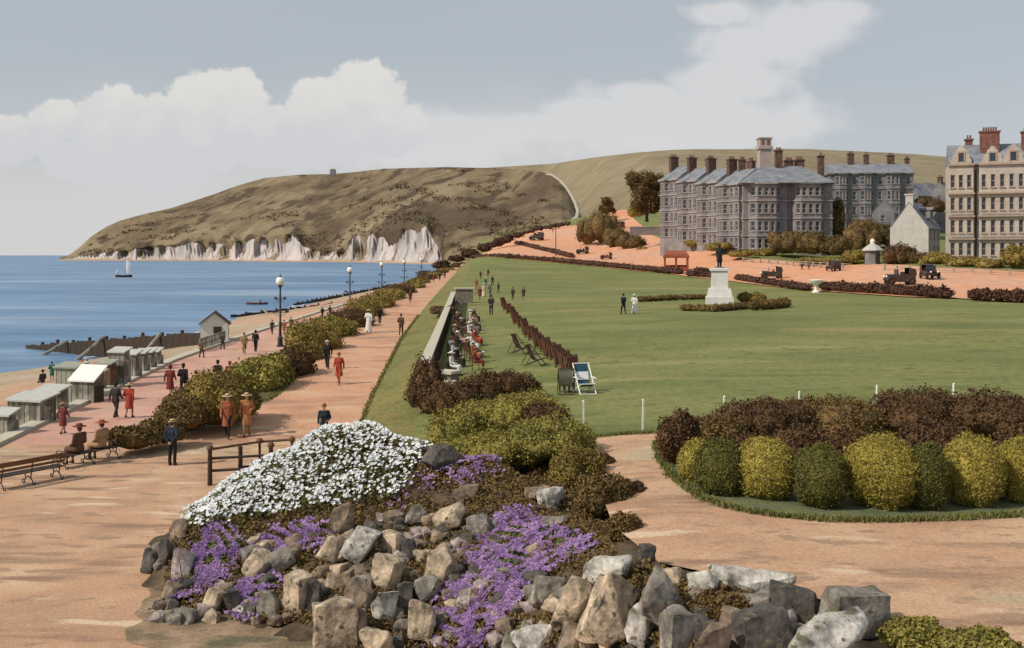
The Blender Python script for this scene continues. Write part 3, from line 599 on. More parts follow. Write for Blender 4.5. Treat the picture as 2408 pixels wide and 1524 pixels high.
M['blade'] = mat('grass_blades', [(.09,.11,.03),(.16,.165,.05),(.23,.20,.075)], 3, .9, island=True, lo=.1, hi=.9)
def fringe():
    """ragged turf along the edges of lawn, verge and bed: more blades than one could count"""
    r = np.random.default_rng(21); pts = []
    def line(P, fn, dens, wd):
        for (a, b) in zip(P[:-1], P[1:]):
            L = math.hypot(b[0]-a[0], b[1]-a[1]); n = int(L*dens)
            if n < 1: continue
            t = r.random(n); x = a[0]+(b[0]-a[0])*t; y = a[1]+(b[1]-a[1])*t; nx, ny = -(b[1]-a[1])/L, (b[0]-a[0])/L; o = r.normal(size=n)*wd; x = x+nx*o; y = y+ny*o
            pts.append(np.stack([x, y, fn(x, y)], 1))
    line([(2.3,32.85),(6.5,32.95),(14,33.25),(24,33.5)], lambda x, y: G(x, y)+.02, 380, .09)
    line(bedW[:12], lambda x, y: G(x, y)+.05, 320, .07)
    Yv = np.linspace(42, 110, 60); line([(float(lerp_tab(T4, Y)), float(Y)) for Y in Yv], lambda x, y: zp(x, y)+.0, 70, .08)
    line([(float(lerp_tab(T3, Y)), float(Y)) for Y in np.linspace(43, 100, 40)], lambda x, y: zp(x, y)+.0, 120, .12)
    C = np.concatenate(pts); n = len(C); h = r.uniform(.05,.13,n)[:,None]; a = r.uniform(0,6.28,n); d = np.stack([np.cos(a), np.sin(a), 0*a],1); lean_ = np.stack([np.sin(a*3), np.cos(a*5), 0*a],1)*.05
    w = (.012+.00035*C[:,1])[:,None]; up = np.array([0,0,1.])
    V = np.stack([C-d*w, C+d*w, C+d*w*.3+up*h+lean_, C-d*w*.3+up*h+lean_],1).reshape(-1,3); o = link('grass_fringe', np_mesh('grass_fringe', V, np.arange(4*n).reshape(-1,4), M['blade'])); tag(o, 'ragged grass blades along the edges of the lawn, verge and shrub bed', 'grass', None, 'stuff')
fringe()

def trodden():
    P = []
    for k in range(120):
        a = 2*math.pi*k/120; s = 1+.035*math.sin(a*9)+.03*math.sin(a*17+1)+.02*math.sin(a*31); P.append((730+420*s*math.cos(a), 1470+165*s*math.sin(a)))
    drape('trodden_earth', [tuple(Wz(x, y, -8)[:2]) for x, y in P], lambda X, Y: -8+0*X, M['trodden'], .012, world=True, n=2)
trodden()
# ------------------------------------------------------------------ people: one remeshed body, clothing as children
def caps_mesh(caps, ell=(), cones=()):
    mb = MB()
    for p0, r0, p1, r1 in caps:
        p0, p1 = Vector(p0), Vector(p1); mb.sph(p0, r0, 10); mb.sph(p1, r1, 10)
        if (p1-p0).length > 1e-4: mb.tube(p0, p1, r0, r1, 10)
    for c, r in ell: mb.sph(c, r, 14)
    for prof, c, sy in cones: mb.lathe(prof, 20, c, 0, 1, sy)
    return mb
def remesh(name, mb, vox, m, smooth=1):
    me = bpy.data.meshes.new(name); me.from_pydata(mb.v, [], mb.f)
    o = bpy.data.objects.new(name+'_source', me); COL.objects.link(o)
    q = o.modifiers.new('r', 'REMESH'); q.mode = 'VOXEL'; q.voxel_size = vox
    if smooth: q = o.modifiers.new('s', 'SMOOTH'); q.iterations = smooth; q.factor = .5
    dg = bpy.context.evaluated_depsgraph_get(); r = bpy.data.meshes.new_from_object(o.evaluated_get(dg)); r.name = name[:4]
    bpy.data.objects.remove(o); bpy.data.meshes.remove(me)
    r.materials.clear(); r.materials.append(m); r.polygons.foreach_set('use_smooth', [True]*len(r.polygons)); return r
def joints(pose):
    J = {}
    for s, k in ((1, 'l'), (-1, 'r')):
        J['h'+k] = (.09*s, 0, .92); J['k'+k] = (.10*s, -.02, .5); J['a'+k] = (.10*s, .01, .09)
        J['s'+k] = (.185*s, 0, 1.41); J['e'+k] = (.235*s, .03, 1.13); J['w'+k] = (.24*s, -.07, .89)
    J['tilt'] = 0.
    if pose == 'walk':
        J['kl'] = (.09,-.19,.53); J['al'] = (.09,-.25,.11); J['kr'] = (-.09,.05,.5); J['ar'] = (-.09,.27,.16)
        J['el'] = (.23,.14,1.15); J['wl'] = (.23,.16,.91); J['er'] = (-.23,-.06,1.14); J['wr'] = (-.21,-.24,.97)
    if pose == 'stroll':
        J['kr'] = (-.09,-.15,.52); J['ar'] = (-.09,-.17,.1); J['kl'] = (.09,.05,.5); J['al'] = (.09,.2,.13)
        J['er'] = (-.24,.11,1.15); J['wr'] = (-.25,.06,.92); J['el'] = (.27,.06,1.15); J['wl'] = (.16,-.2,1.06)
    if pose == 'back':      # hands clasped behind the back
        J['el'] = (.26,.13,1.16); J['wl'] = (.07,.19,.95); J['er'] = (-.26,.13,1.16); J['wr'] = (-.07,.19,.93)
    if pose == 'sit':
        for s, k in ((1, 'l'), (-1, 'r')):
            J['h'+k] = (.09*s, 0, .55); J['k'+k] = (.11*s, -.43, .52); J['a'+k] = (.11*s, -.46, .09)
            J['s'+k] = (.185*s, .05, 1.03); J['e'+k] = (.23*s, .02, .76); J['w'+k] = (.14*s, -.24, .66)
    return J
def body_parts(pose):
    J = joints(pose); V = lambda a: Vector(J[a]); sit = pose == 'sit'
    hz = V('hl').z; sh = V('sl'); cy = sh.y; top = sh.z
    pel = Vector((0, 0, hz+.03)); chest = Vector((0, cy*.8, top-.14)); neck = Vector((0, cy, top+.02)); hd = Vector((0, cy-.025, top+.225))
    return J, V, pel, chest, neck, hd
MESHC = {}
def body_mesh(pose):
    if ('body', pose) in MESHC: return MESHC['body', pose]
    J, V, pel, chest, neck, hd = body_parts(pose); c = []; E = []
    for s in (-1, 1):
        c += [(pel+Vector((.06*s,0,0)), .1, pel+Vector((.05*s,0,.16)), .085), (pel+Vector((.05*s,0,.16)), .085, chest+Vector((.07*s,0,0)), .105)]
    c += [(V('sl'), .055, V('sr'), .055), (chest, .11, neck, .06), (neck, .05, hd-Vector((0,.0,.09)), .048)]
    E += [(hd, (.073,.092,.112)), (hd+Vector((0,-.045,-.07)), (.05,.052,.045)), (hd+Vector((0,-.095,-.015)), (.013,.02,.026))]   # skull, jaw, nose
    E += [(hd+Vector((.072*s,.005,-.015)), (.012,.022,.032)) for s in (-1,1)]+[(hd+Vector((0,-.083,-.062)), (.024,.012,.008))]
    for s, k in ((1,'l'),(-1,'r')):
        c += [(V('s'+k), .05, V('e'+k), .041), (V('e'+k), .041, V('w'+k), .028), (V('h'+k), .088, V('k'+k), .056), (V('k'+k), .056, V('a'+k), .038)]
        a = V('a'+k); c += [(a+Vector((0,.03,-.045)), .034, a+Vector((.01*s,-.14,-.055)), .03)]
        d = (V('w'+k)-V('e'+k)).normalized(); side = d.cross(Vector((s,0,0))).normalized(); w = V('w'+k)
        palm = w+d*.075; c += [(w, .026, palm, .026)]
        for i, ln in enumerate((.062,.075,.07,.055)):
            b = palm+side*(.03-.02*i)+d*.01; m = b+d*ln*.55-Vector((s*.006,0,0)); c += [(b, .0105, m, .0095), (m, .0095, m+d*ln*.45-Vector((s*.018,0,0)), .0085)]
        tb = w+d*.03+side*.026; c += [(tb, .013, tb+side*.03+d*.03, .0105), (tb+side*.03+d*.03, .0105, tb+side*.034+d*.06, .009)]
    MESHC['body', pose] = remesh('body', caps_mesh(c, E), .0125, M['skin']); return MESHC['body', pose]
def clothes(pose, what):
    k = (what, pose)
    if k in MESHC: return MESHC[k]
    J, V, pel, chest, neck, hd = body_parts(pose); c = []; E = []; cones = []; sit = pose == 'sit'; vox = .022
    def torso(g, low):
        for s in (-1,1):
            c.append((pel+Vector((.065*s,0,low)), .1+g, pel+Vector((.055*s,0,.16)), .082+g)); c.append((pel+Vector((.055*s,0,.16)), .082+g, chest+Vector((.075*s,0,0)), .1+g))
        c.append((V('sl'), .06+g*.7, V('sr'), .06+g*.7)); c.append((chest, .1+g, neck-Vector((0,0,.02)), .055+g*.6))
    def sleeves(g):
        for q in 'lr': c.append((V('s'+q), .054+g, V('e'+q), .044+g)); c.append((V('e'+q), .044+g, V('w'+q), .036+g*.8))
    if what == 'jacket': torso(.026, -.1 if not sit else 0); sleeves(.014)
    elif what == 'trousers':
        for s, q in ((1,'l'),(-1,'r')): c += [(V('h'+q), .1, V('k'+q), .075), (V('k'+q), .075, V('a'+q), .06)]
        c.append((V('hl'), .1, V('hr'), .1)); c.append((pel, .11, pel+Vector((0,0,.08)), .1))
    elif what in ('shoel', 'shoer'):
        vox = .014; q = what[-1]; s = 1 if q == 'l' else -1; a = V('a'+q); c += [(a+Vector((0,.035,-.045)), .042, a+Vector((.012*s,-.15,-.055)), .037), (a+Vector((0,.02,-.02)), .046, a+Vector((0,.01,.03)), .043)]

    elif what in ('coat', 'gown'):
        torso(.022, 0); sleeves(.012 if what == 'coat' else .008)
        if sit:
            for s, q in ((1,'l'),(-1,'r')): c += [(V('h'+q), .12, V('k'+q), .1), (V('k'+q)+Vector((0,-.0,0)), .1, V('a'+q)+Vector((0,.02,.22 if what == 'coat' else .03)), .1)]
            c.append((Vector((0,-.05,.55)), .12, Vector((0,-.42,.52)), .1))
        else:
            z1 = .47 if what == 'coat' else .07; w = .215 if what == 'coat' else .27
            cones.append(([(w-.005, z1), (w, z1+.02), (.19, .78), (.155, 1.0), (.14, 1.12)], (0,0,0), .82))
    elif what == 'stockings':
        for q in 'lr': c += [(V('h'+q), .092, V('k'+q), .06), (V('k'+q), .06, V('a'+q), .043)]
    elif what == 'hair':
        vox = .015; E = [(hd+Vector((0,.022,.022)), (.084,.088,.108)), (hd+Vector((0,.06,-.05)), (.062,.05,.065))]
    MESHC[k] = remesh(what, caps_mesh(c, E, cones), vox, M['skin'], 2); return MESHC[k]
def hat_mesh(kind):
    if ('hat', kind) in MESHC: return MESHC['hat', kind]
    mb = MB()
    if kind == 'boater': mb.lathe([(.155,0),(.16,.006),(.155,.012),(.095,.012)], 20, sy=1.15); mb.lathe([(.094,.01),(.092,.085),(.085,.09)], 20, sy=1.15); mb.lathe([(.0955,.013),(.0955,.045)], 20, m=1, sy=1.15)
    if kind == 'bowler': mb.lathe([(.12,.018),(.135,.008),(.13,0),(.092,.005),(.092,.06),(.075,.105),(.04,.125),(.005,.13)], 20, sy=1.15); mb.lathe([(.0945,.012),(.0945,.035)], 20, m=1, sy=1.15)
    if kind == 'cloche': mb.lathe([(.125,-.035),(.118,-.02),(.1,.0),(.096,.05),(.075,.1),(.04,.122),(.005,.126)], 20, sy=1.12); mb.lathe([(.1035,-.005),(.1,.025)], 20, m=1, sy=1.12)
    if kind == 'brim': mb.lathe([(.215,-.005),(.22,.002),(.20,.012),(.1,.02),(.094,.07),(.07,.1),(.005,.108)], 22, sy=1.08); mb.lathe([(.101,.018),(.098,.045)], 22, m=1, sy=1.08)
    me = bpy.data.meshes.new('hat'); me.from_pydata(mb.v, [], mb.f); me.materials.append(M['white']); me.materials.append(CL['black']); me.polygons.foreach_set('material_index', mb.m)
    me.polygons.foreach_set('use_smooth', [True]*len(mb.f)); me.update(); MESHC['hat', kind] = me; return me
def person(label, P, rot, outfit, top, bottom, hat, hatcol, pose='walk', scale=1., group=None, shoe=None):
    t = thing('person', label, 'person', P, R(rot), group); t.scale = (scale,)*3
    link('body', body_mesh(pose), t)
    if outfit == 'suit':
        link('jacket', clothes(pose, 'jacket'), t, mat=CL[top]); link('trousers', clothes(pose, 'trousers'), t, mat=CL[bottom])
    else:
        link('coat' if outfit == 'coat' else 'dress', clothes(pose, outfit), t, mat=CL[top])
        if outfit == 'coat': link('stockings', clothes(pose, 'stockings'), t, mat=CL[bottom])
    [link('shoe', clothes(pose, q), t, mat=M['leather'] if not shoe else CL[shoe]) for q in ('shoel', 'shoer')]
    link('hair', clothes(pose, 'hair'), t, mat=M['hair'])
    if hat:
        hd = body_parts(pose)[5]; link('hat', hat_mesh(hat), t, loc=hd+Vector((0,.008,.045 if hat != 'cloche' else .03)), mat=CL[hatcol])
    return t
def onz(z): return lambda px, py: Wz(px, py, z)
PROM = onz(-8)
def PATH(px, py): return hit(px, py, zp, 40, 480)
def BEACH(px, py): return hit(px, py, zbeach, 20, 600)
def folk(surf, rows, group):
    for (px, py, hp, rot, outfit, top, bottom, hat, hc, pose, label) in rows:
        P = surf(px, py); sc = max(.82, min(1.2, hp*P.y/F/1.80)); person(label, P, rot, outfit, top, bottom, hat, hc, pose, sc, group)
folk(PROM, [
 (405,1094,110,172,'suit','navy','black','boater','straw','back','man in dark suit and straw boater standing alone on the open gravel'),
 (148,1022,78,165,'coat','maroon','tan','brim','tan','walk','woman in maroon dress and wide tan hat walking alone past the beach sheds'),
 (272,984,86,170,'suit','charcoal','charcoal','bowler','black','walk','man in dark grey suit walking beside a woman in red by the sheds'),
 (304,983,84,176,'coat','red','tan','brim','straw','stroll','woman in red coat and straw hat walking beside a man in dark grey'),
 (400,936,80,175,'coat','maroon','tan','cloche','maroon','walk','woman in maroon coat, left of the strolling three above the round bush'),
 (431,932,78,182,'suit','black','black','bowler','black','stroll','man in black, middle of the strolling three above the round bush'),
 (460,936,66,178,'coat','brown','tan','cloche','maroon','walk','woman in brown coat, right of the strolling three above the round bush'),
 (512,918,72,180,'suit','black','black','bowler','black','stroll','man in black jacket standing half hidden behind the hedge'),
 (540,918,70,184,'coat','maroon','tan','cloche','red','walk','woman in maroon half hidden behind the hedge beside a man in black'),
 (574,833,52,10,'coat','tan','brown','cloche','rust','walk','woman in tan coat walking near the white hut'),
 (601,828,52,184,'suit','black','black','bowler','black','walk','man in black walking near the white hut beside a woman in tan'),
 (523,822,34,160,'suit','charcoal','charcoal','bowler','black','stroll','man in dark clothes standing at the door of the white hut'),
 (474,841,30,150,'suit','brown','charcoal','bowler','brown','stroll','man in brown leaning by the pale railing'),
 (640,786,28,0,'suit','charcoal','charcoal','bowler','brown','walk','distant man in grey left of the nearest lamp post on the promenade'),
 (668,786,28,180,'coat','rust','tan','cloche','rust','walk','distant woman in rust coat right of the nearest lamp post'),
 (684,778,26,0,'suit','brown','brown','bowler','brown','walk','distant man in brown beyond the nearest lamp post'),
 (712,774,24,180,'coat','pink','tan','brim','cream','walk','distant woman in pink dress and cream hat on the promenade'),
 (758,748,24,0,'suit','black','black','bowler','black','walk','far man in black on the promenade, first of two above the hedge'),
 (776,744,24,180,'suit','charcoal','charcoal','bowler','black','stroll','far man in charcoal on the promenade, second of two above the hedge'),
], 'people strolling on the lower promenade')
folk(PATH, [
 (535,1030,106,5,'coat','rust','black','brim','straw','walk','girl in rust coat and straw hat, left of two walking by the hedge'),
 (580,1026,104,12,'coat','orange','tan','brim','straw','stroll','girl in orange coat and straw hat, right of two walking by the hedge'),
 (762,1044,96,8,'suit','navy','charcoal','bowler','rust','stroll','man in navy jacket and reddish hat half hidden behind the white flowers'),
 (770,868,69,0,'suit','black','charcoal','boater','white','walk','man in black jacket and white hat walking on the upper path'),
 (797,904,77,-6,'coat','red','rust','cloche','rust','walk','woman in bright red coat walking in front of the man in white hat'),
 (867,783,57,178,'gown','white','white','brim','straw','stroll','woman in long white dress and straw hat on the upper path'),
 (893,762,42,182,'suit','black','black','bowler','black','walk','man in black walking ahead of the woman in white'),
 (943,789,52,176,'suit','brown','brown','bowler','brown','stroll','man in brown suit walking alone near the grass edge of the path'),
 (965,713,30,0,'coat','charcoal','rust','cloche','rust','walk','distant woman in dark coat on the upper path'),
 (1020,664,22,0,'coat','maroon','rust','cloche','pink','walk','far woman in maroon where the upper path narrows'),
 (1034,660,20,0,'suit','black','black','bowler','black','walk','far man in black where the upper path narrows'),
 (1046,655,18,180,'suit','brown','brown','bowler','brown','walk','far man in brown at the end of the upper path'),
], 'people walking on the upper path')
folk(g, [
 (1466,740,50,200,'suit','navy','navy','bowler','black','walk','man in navy suit walking across the lawn beside a woman in white'),
 (1492,738,47,175,'gown','white','white','brim','white','stroll','woman in long white dress and white hat crossing the lawn'),
 (1155,741,48,178,'suit','charcoal','charcoal','bowler','black','back','man in charcoal suit standing on the grass right of the stone pier'),
 (1206,706,31,180,'suit','brown','brown','bowler','brown','walk','distant man in brown on the lawn, left of two'),
 (1231,705,31,180,'coat','brown','tan','cloche','brown','walk','distant woman in brown on the lawn, right of two'),
 (1128,705,32,170,'coat','maroon','tan','cloche','rust','walk','woman in maroon on the lawn just right of the stone pier'),
 (1138,698,32,10,'gown','cream','cream','brim','white','walk','woman in cream dress on the lawn beyond the pier'),
 (1152,699,34,190,'suit','grey','grey','boater','white','stroll','man in grey with white boater on the lawn beyond the pier'),
 (1142,676,24,0,'coat','green','tan','brim','white','walk','far woman in green with white hat on the lawn beyond the pier'),
 (1158,672,24,20,'suit','charcoal','charcoal','bowler','brown','walk','far man in charcoal on the lawn beyond the pier'),
 (1120,682,28,0,'coat','rust','tan','cloche','rust','walk','far woman in rust beyond the pier'),
 (1172,690,26,200,'suit','teal','teal','bowler','black','walk','far man in dark green jacket on the lawn'),
 (1130,656,20,0,'suit','brown','brown','bowler','brown','walk','tiny far man in brown by the back of the lawn'),
 (1148,652,20,0,'coat','charcoal','tan','cloche','black','walk','tiny far woman in charcoal by the back of the lawn'),
 (1886,636,17,180,'suit','black','black','bowler','black','walk','tiny man in black standing on the far road, left of two'),
 (1902,636,17,10,'suit','charcoal','charcoal','bowler','black','walk','tiny man in charcoal standing on the far road, right of two'),
 (1300,547,14,0,'suit','rust','brown','bowler','brown','walk','tiny man in rust on the climbing road'),
 (1690,584,14,0,'suit','black','black','bowler','black','walk','tiny man in black on the road below the terrace'),
 (1725,580,14,0,'coat','maroon','tan','cloche','black','walk','tiny woman in maroon on the road below the terrace'),
], 'people out on the lawn and far road')
folk(BEACH, [
 (122,895,34,200,'coat','green','tan','cloche','teal','stroll','woman in green standing on the beach near the water'),
 (191,884,32,160,'coat','rust','tan','cloche','teal','stroll','woman in rust dress on the beach behind the tall canvas shed'),
 (204,888,30,160,'gown','white','white','brim','pink','stroll','woman in white dress on the beach behind the tall canvas shed'),
], 'people on the beach')
P = BEACH(100,900); person('dark figure sitting on the shingle near the woman in green', P-Vector((0,0,.42)), 230, 'suit', 'charcoal', 'brown', 'bowler', 'black', 'sit', 1, 'people on the beach')

# ------------------------------------------------------------------ benches on the forecourt
def bench(label, P, rot, L, low=False):
    t = thing('park_bench', label, 'bench', P, R(rot), 'park benches facing the sea')
    mb = MB()
    for k in range(4): mb.box((0, -.42+.12*k, .44+.01*(k==0)), (L, .1, .035))
    mb.build('seat', M['wood_dark'], t)
    mb = MB(); mb.box((0, .05 if low else .09, .64 if low else .86), (L*.98, .045, .11 if low else .17), tilt=Matrix.Rotation(R(-12), 3, 'X'))
    if not low: mb.box((0, .045, .66), (L*.98, .035, .09), tilt=Matrix.Rotation(R(-12), 3, 'X')); mb.build('backrest', M['wood'], t)
    for x in (-L*.42, 0, L*.42):
        mb = MB()
        mb.path([(x,-.46,.0),(x,-.43,.12),(x,-.36,.2),(x,-.40,.32),(x,-.43,.42)], .022); mb.path([(x,.12,0),(x,.06,.15),(x,-.04,.22),(x,-.02,.34),(x,.0,.43),(x,.07 if low else .11,.7 if low else .95)], .022)
        mb.path([(x,-.43,.42),(x,0,.43)], .02); mb.path([(x,-.36,.2),(x,-.2,.28),(x,-.04,.22)], .018)
        mb.path([(x,-.46,.03),(x,-.55,.02),(x,-.59,.08),(x,-.55,.14),(x,-.5,.11)], .018)
        mb.path([(x,.12,.03),(x,.2,.02),(x,.24,.08),(x,.2,.14)], .018)
        if x: mb.path([(x,-.44,.42),(x,-.46,.6),(x,-.36,.66),(x,-.1,.65),(x,.05,.68)], .018)
        mb.build('leg', M['iron'], t, smooth=True)
    return t
b1 = Vector((-16.75, 34.7, -8)); bench('empty brown park bench nearest the left edge', b1, -124, 2.5)
b2 = Vector((-16.15, 38.2, -8)); bench('park bench with two people sitting on it', b2, -119, 2.8, True)
def sitter(b, rot, along, back, **k):
    a = R(rot); d = Vector((math.cos(a), math.sin(a), 0)); n = Vector((-math.sin(a), math.cos(a), 0))
    return b+d*along+n*back
person('woman in dark brown coat and hat sitting on the bench, nearer one', sitter(b2,-119,.45,-.13), -119, 'coat', 'brown', 'tan', 'brim', 'maroon', 'sit', 1.15, 'people sitting on the park bench')
person('woman in tan coat and reddish hat sitting on the bench, farther one', sitter(b2,-119,-.55,-.13), -119, 'coat', 'tan', 'brown', 'brim', 'rust', 'sit', 1.15, 'people sitting on the park bench')

# ------------------------------------------------------------------ promenade lamps
def lamp(label, P, h, rot=0):
    t = thing('street_lamp', label, 'street lamp', P, R(rot), 'lamp posts along the promenade')
    mb = MB(); mb.lathe([(.32,-.3),(.32,.12),(.24,.16),(.22,.7),(.27,.74),(.25,.82),(.14,.9)], 12); mb.build('base', M['iron'], t, smooth=True)
    mb = MB(); mb.lathe([(.135,.85),(.115,2),(.15,2.04),(.15,2.14),(.10,2.2),(.075,h-1.0),(.12,h-.98),(.12,h-.9)], 12); mb.build('post', M['iron'], t, smooth=True)
    for z, w in ((h*.49, .75), (h*.68, .5)):
        mb = MB(); mb.tube((-w,0,z), (w,0,z), .04); mb.box((-w*.8,0,z+.09), (w*.42,.16,.13)); mb.box((w*.8,0,z+.09), (w*.42,.16,.13)); mb.path([(-w*.9,0,z),(-w*.4,0,z-.22),(0,0,z-.3)], .025); mb.path([(w*.9,0,z),(w*.4,0,z-.22),(0,0,z-.3)], .025)
        mb.build('crossbar', M['iron'], t)
    mb = MB(); mb.lathe([(.14,h-.92),(.22,h-.86),(.24,h-.78)], 12); mb.build('lantern_cup', M['iron'], t)
    mb = MB(); mb.sph((0,0,h-.43), (.38,.38,.42), 16); gl = mb.build('globe', M['globe'], t, smooth=True)
    mb = MB(); mb.lathe([(.2,h-.07),(.15,h-.02),(.06,h+.03),(.03,h+.2),(.005,h+.28)], 10); mb.build('cap', M['iron'], gl)
    return t
names = ['nearest', 'second nearest', 'third', 'fourth', 'farthest']
for i, (px, Y) in enumerate([(659,87),(823,131),(898,168),(951,203),(991,245)]):
    z = -8; X = (px-CX)/F*Y
    lamp('tall dark lamp post with white globe on the promenade, %s from the benches' % names[i], (X, Y, z), (6.15,6.5,6.9,7.1,7.4)[i], -6*i)

# ------------------------------------------------------------------ hedges between promenade and path
HB = [(318,1052,120,58,'f_heath','low grey green plants'),(372,1040,110,62,'f_heath','low straggling plants'),(440,1012,120,92,'f_heath','olive bush'),(505,1002,140,125,'f_hedge','large round olive bush'),(560,990,80,80,'f_hedge','small olive bush'),
      (618,925,130,84,'f_green','large rounded green bush'),(672,902,110,78,'f_brown','dark bush'),(712,868,80,60,'f_hedge','low bush'),(735,842,110,82,'f_hedge','broad bush'),(782,812,100,66,'f_green','low broad bush'),(822,790,90,62,'f_brown','dark low bush'),(856,765,80,58,'f_hedge','bush'),(890,742,76,50,'f_hedge','bush'),
      (916,722,64,40,'f_hedge','bush'),(942,705,58,34,'f_brown','bush'),(966,690,52,28,'f_hedge','bush'),(985,678,46,24,'f_hedge','bush'),(1003,667,42,20,'f_brown','bush'),(1018,658,40,17,'f_hedge','bush'),(1034,650,38,14,'f_brown','bush'),(1050,643,36,13,'f_hedge','bush'),(1066,637,36,12,'f_brown','bush'),(1082,630,34,12,'f_redhedge','bush')]
where = ['at the bench end of the hedge','just right of the bench sitters','at the left end of the tall hedge','behind the two girls in orange coats','nearest the left of the girls','below the strolling couple','below the nearest lamp post','right of the nearest lamp post','above the man in white hat','left of the woman in white','second above the woman in white','below the second lamp post','right of the second lamp post','left of the third lamp post','below the third lamp post','right of the third lamp post','left of the fourth lamp post','below the fourth lamp post','right of the fourth lamp post','below the farthest lamp post','right of the farthest lamp post','near the end of the path','at the far end of the path']
for i, (px, py, w, h, m, nm) in enumerate(HB):
    Y = F*7.75/(py-HY) if i < 13 else F*(7.75-(i-12)*.22)/(py-HY)
    P = W(px, py, Y); k = Y/F
    shrub('bush', '%s in the promenade hedge, %s' % (nm, where[i]), 'bush', P-Vector((0,0,.15)), w*k*(.56 if i < 2 else .64), w*k*(.5 if i < 2 else .85 if i < 12 else 2.1), h*k*(1.0 if i < 2 else 1.12), M[m], 5600 if i < 5 else 4200 if i < 12 else 2000, (.13 if i < 5 else .2 if i < 12 else .38), 7 if i > 1 else 9, 'bushes of the promenade hedge', shell=.4, lump=.2)
# ------------------------------------------------------------------ beach: huts, groynes, boats
def c1(Y): return float(np.interp(Y, [a[0] for a in T1], [a[1] for a in T1]))
def shed(label, px, Y, w, d, h, wallm, roofm, rot=-14, slope=.25, base=-9.6, name='beach_shed', door=True, top=None):
    X = (px-CX)/F*Y; ztop = (HY-top)/F*Y if top else base+h; h = ztop-base
    t = thing(name, label, 'shed', (X, Y, base), R(rot), 'sheds and huts along the beach side of the promenade')
    mb = MB(); x, y = w/2, d/2; h2 = h+slope
    mb.add([(-x,-y,0),(x,-y,0),(x,y,0),(-x,y,0),(-x,-y,h),(x,-y,h),(x,y,h2),(-x,y,h2)], [(0,1,5,4),(1,2,6,5),(2,3,7,6),(3,0,4,7)])
    n = max(3, int(w/.3))
    for i in range(n+1): mb.box((-x+w*i/n, -y-.012, h/2), (.03,.02,h-.02))
    for i in range(5): mb.box((x+.012, -y+d*(i+.5)/5, h/2), (.02,.03,h-.02))
    mb.build('wall', wallm, t)
    mb = MB(); q = .14; mb.add([(-x-q,-y-q,h-.02),(x+q,-y-q,h-.02),(x+q,y+q,h2+.03),(-x-q,y+q,h2+.03)]+[(-x-q,-y-q,h+.06),(x+q,-y-q,h+.06),(x+q,y+q,h2+.11),(-x-q,y+q,h2+.11)], [(0,3,2,1),(4,5,6,7),(0,1,5,4),(1,2,6,5),(2,3,7,6),(3,0,4,7)]); mb.build('roof', roofm, t)
    if door:
        mb = MB(); mb.box((x+.03, 0, h*.42), (.04,.7,h*.8)); mb.build('door', M['wood_dark'] if door == 2 else wallm, t)
    return t
SH = [(12,1040,992,44,'wood_grey','roofgrey',.2,1,'low grey shed at the very left edge of the picture'),(76,1010,955,96,'wood_grey','roofgrey',.2,1,'low wide grey shed with flat pale roof, second from the left edge'),(122,984,934,66,'wood_grey','roofgrey',.2,1,'grey shed with long flat roof behind the low wide shed'),
 (166,950,878,58,'canvas_g','canvas_g',.15,1,'tall greenish canvas bathing shed standing behind the white roofed shed'),(206,960,908,66,'wood_grey','white',.7,2,'pale shed with steep white sloping roof facing the promenade'),(226,934,892,34,'wood_grey','roofgrey',.2,1,'pale grey shed with a flat top right of the tall canvas shed'),(252,925,868,36,'wood','canvas_g',.15,1,'dark brown shed with yellowish roof beside the long grey huts'),(282,920,842,40,'wood_grey','roofgrey',.2,1,'tall grey bathing hut at the near end of the row'),
 (312,902,845,32,'wood_grey','roofgrey',.2,1,'narrow grey bathing hut in the row, first from the tall hut'),(334,889,841,26,'wood_grey','roofgrey',.2,1,'narrow grey bathing hut in the row, second from the tall hut'),(352,880,838,22,'wood_grey','roofgrey',.2,1,'narrow grey bathing hut in the row, third from the tall hut'),(368,872,836,20,'wood_grey','roofgrey',.2,1,'narrow grey bathing hut in the row, fourth from the tall hut')]
for (px, pb, pt, w, wm, rm_, sl_, dr, lb) in SH:
    Y = 8.3*F/(pb-HY); k = Y/F; shed(lb, px, Y+.5, w*k*.95, w*k*.55, (pb-pt)*k*1.08+.2, M[wm], M[rm_], -16, sl_, -8.35, door=dr)
# white hut
t = thing('beach_hut', 'white gabled hut with dark doorway at the head of the groyne', 'hut', (-27.6, 92.5, -8.05), R(14))
w, d, h, a = 2.45, 2.2, 1.75, 2.75; mb = MB(); x, y = w/2, d/2
mb.add([(-x,-y,-1.5),(x,-y,-1.5),(x,y,-1.5),(-x,y,-1.5),(-x,-y,h),(x,-y,h),(x,y,h),(-x,y,h),(0,-y,a),(0,y,a)], [(0,1,5,8,4),(1,2,6,5),(2,3,7,9,6),(3,0,4,7)]); mb.build('wall', M['hut_white'], t)
mb = MB(); o = .2
for s in (-1,1):
    e = (a-h)/x; v = [(0,-y-o,a+.02),(s*(x+o),-y-o,h-e*o+.02),(s*(x+o),y+o,h-e*o+.02),(0,y+o,a+.02)]
    mb.add(v+[(p,q,r+.09) for p,q,r in v], [(0,1,2,3),(4,7,6,5),(0,4,5,1),(1,5,6,2),(2,6,7,3)])
mb.build('roof', M['wood_dark'], t)
mb = MB(); mb.box((.28,-y-.02,.72), (.72,.05,1.5)); mb.build('door', M['wood_dark'], t)
mb = MB(); mb.box((x+.02,0,.95), (.04,.7,.6)); mb.build('window', M['glass'], t)
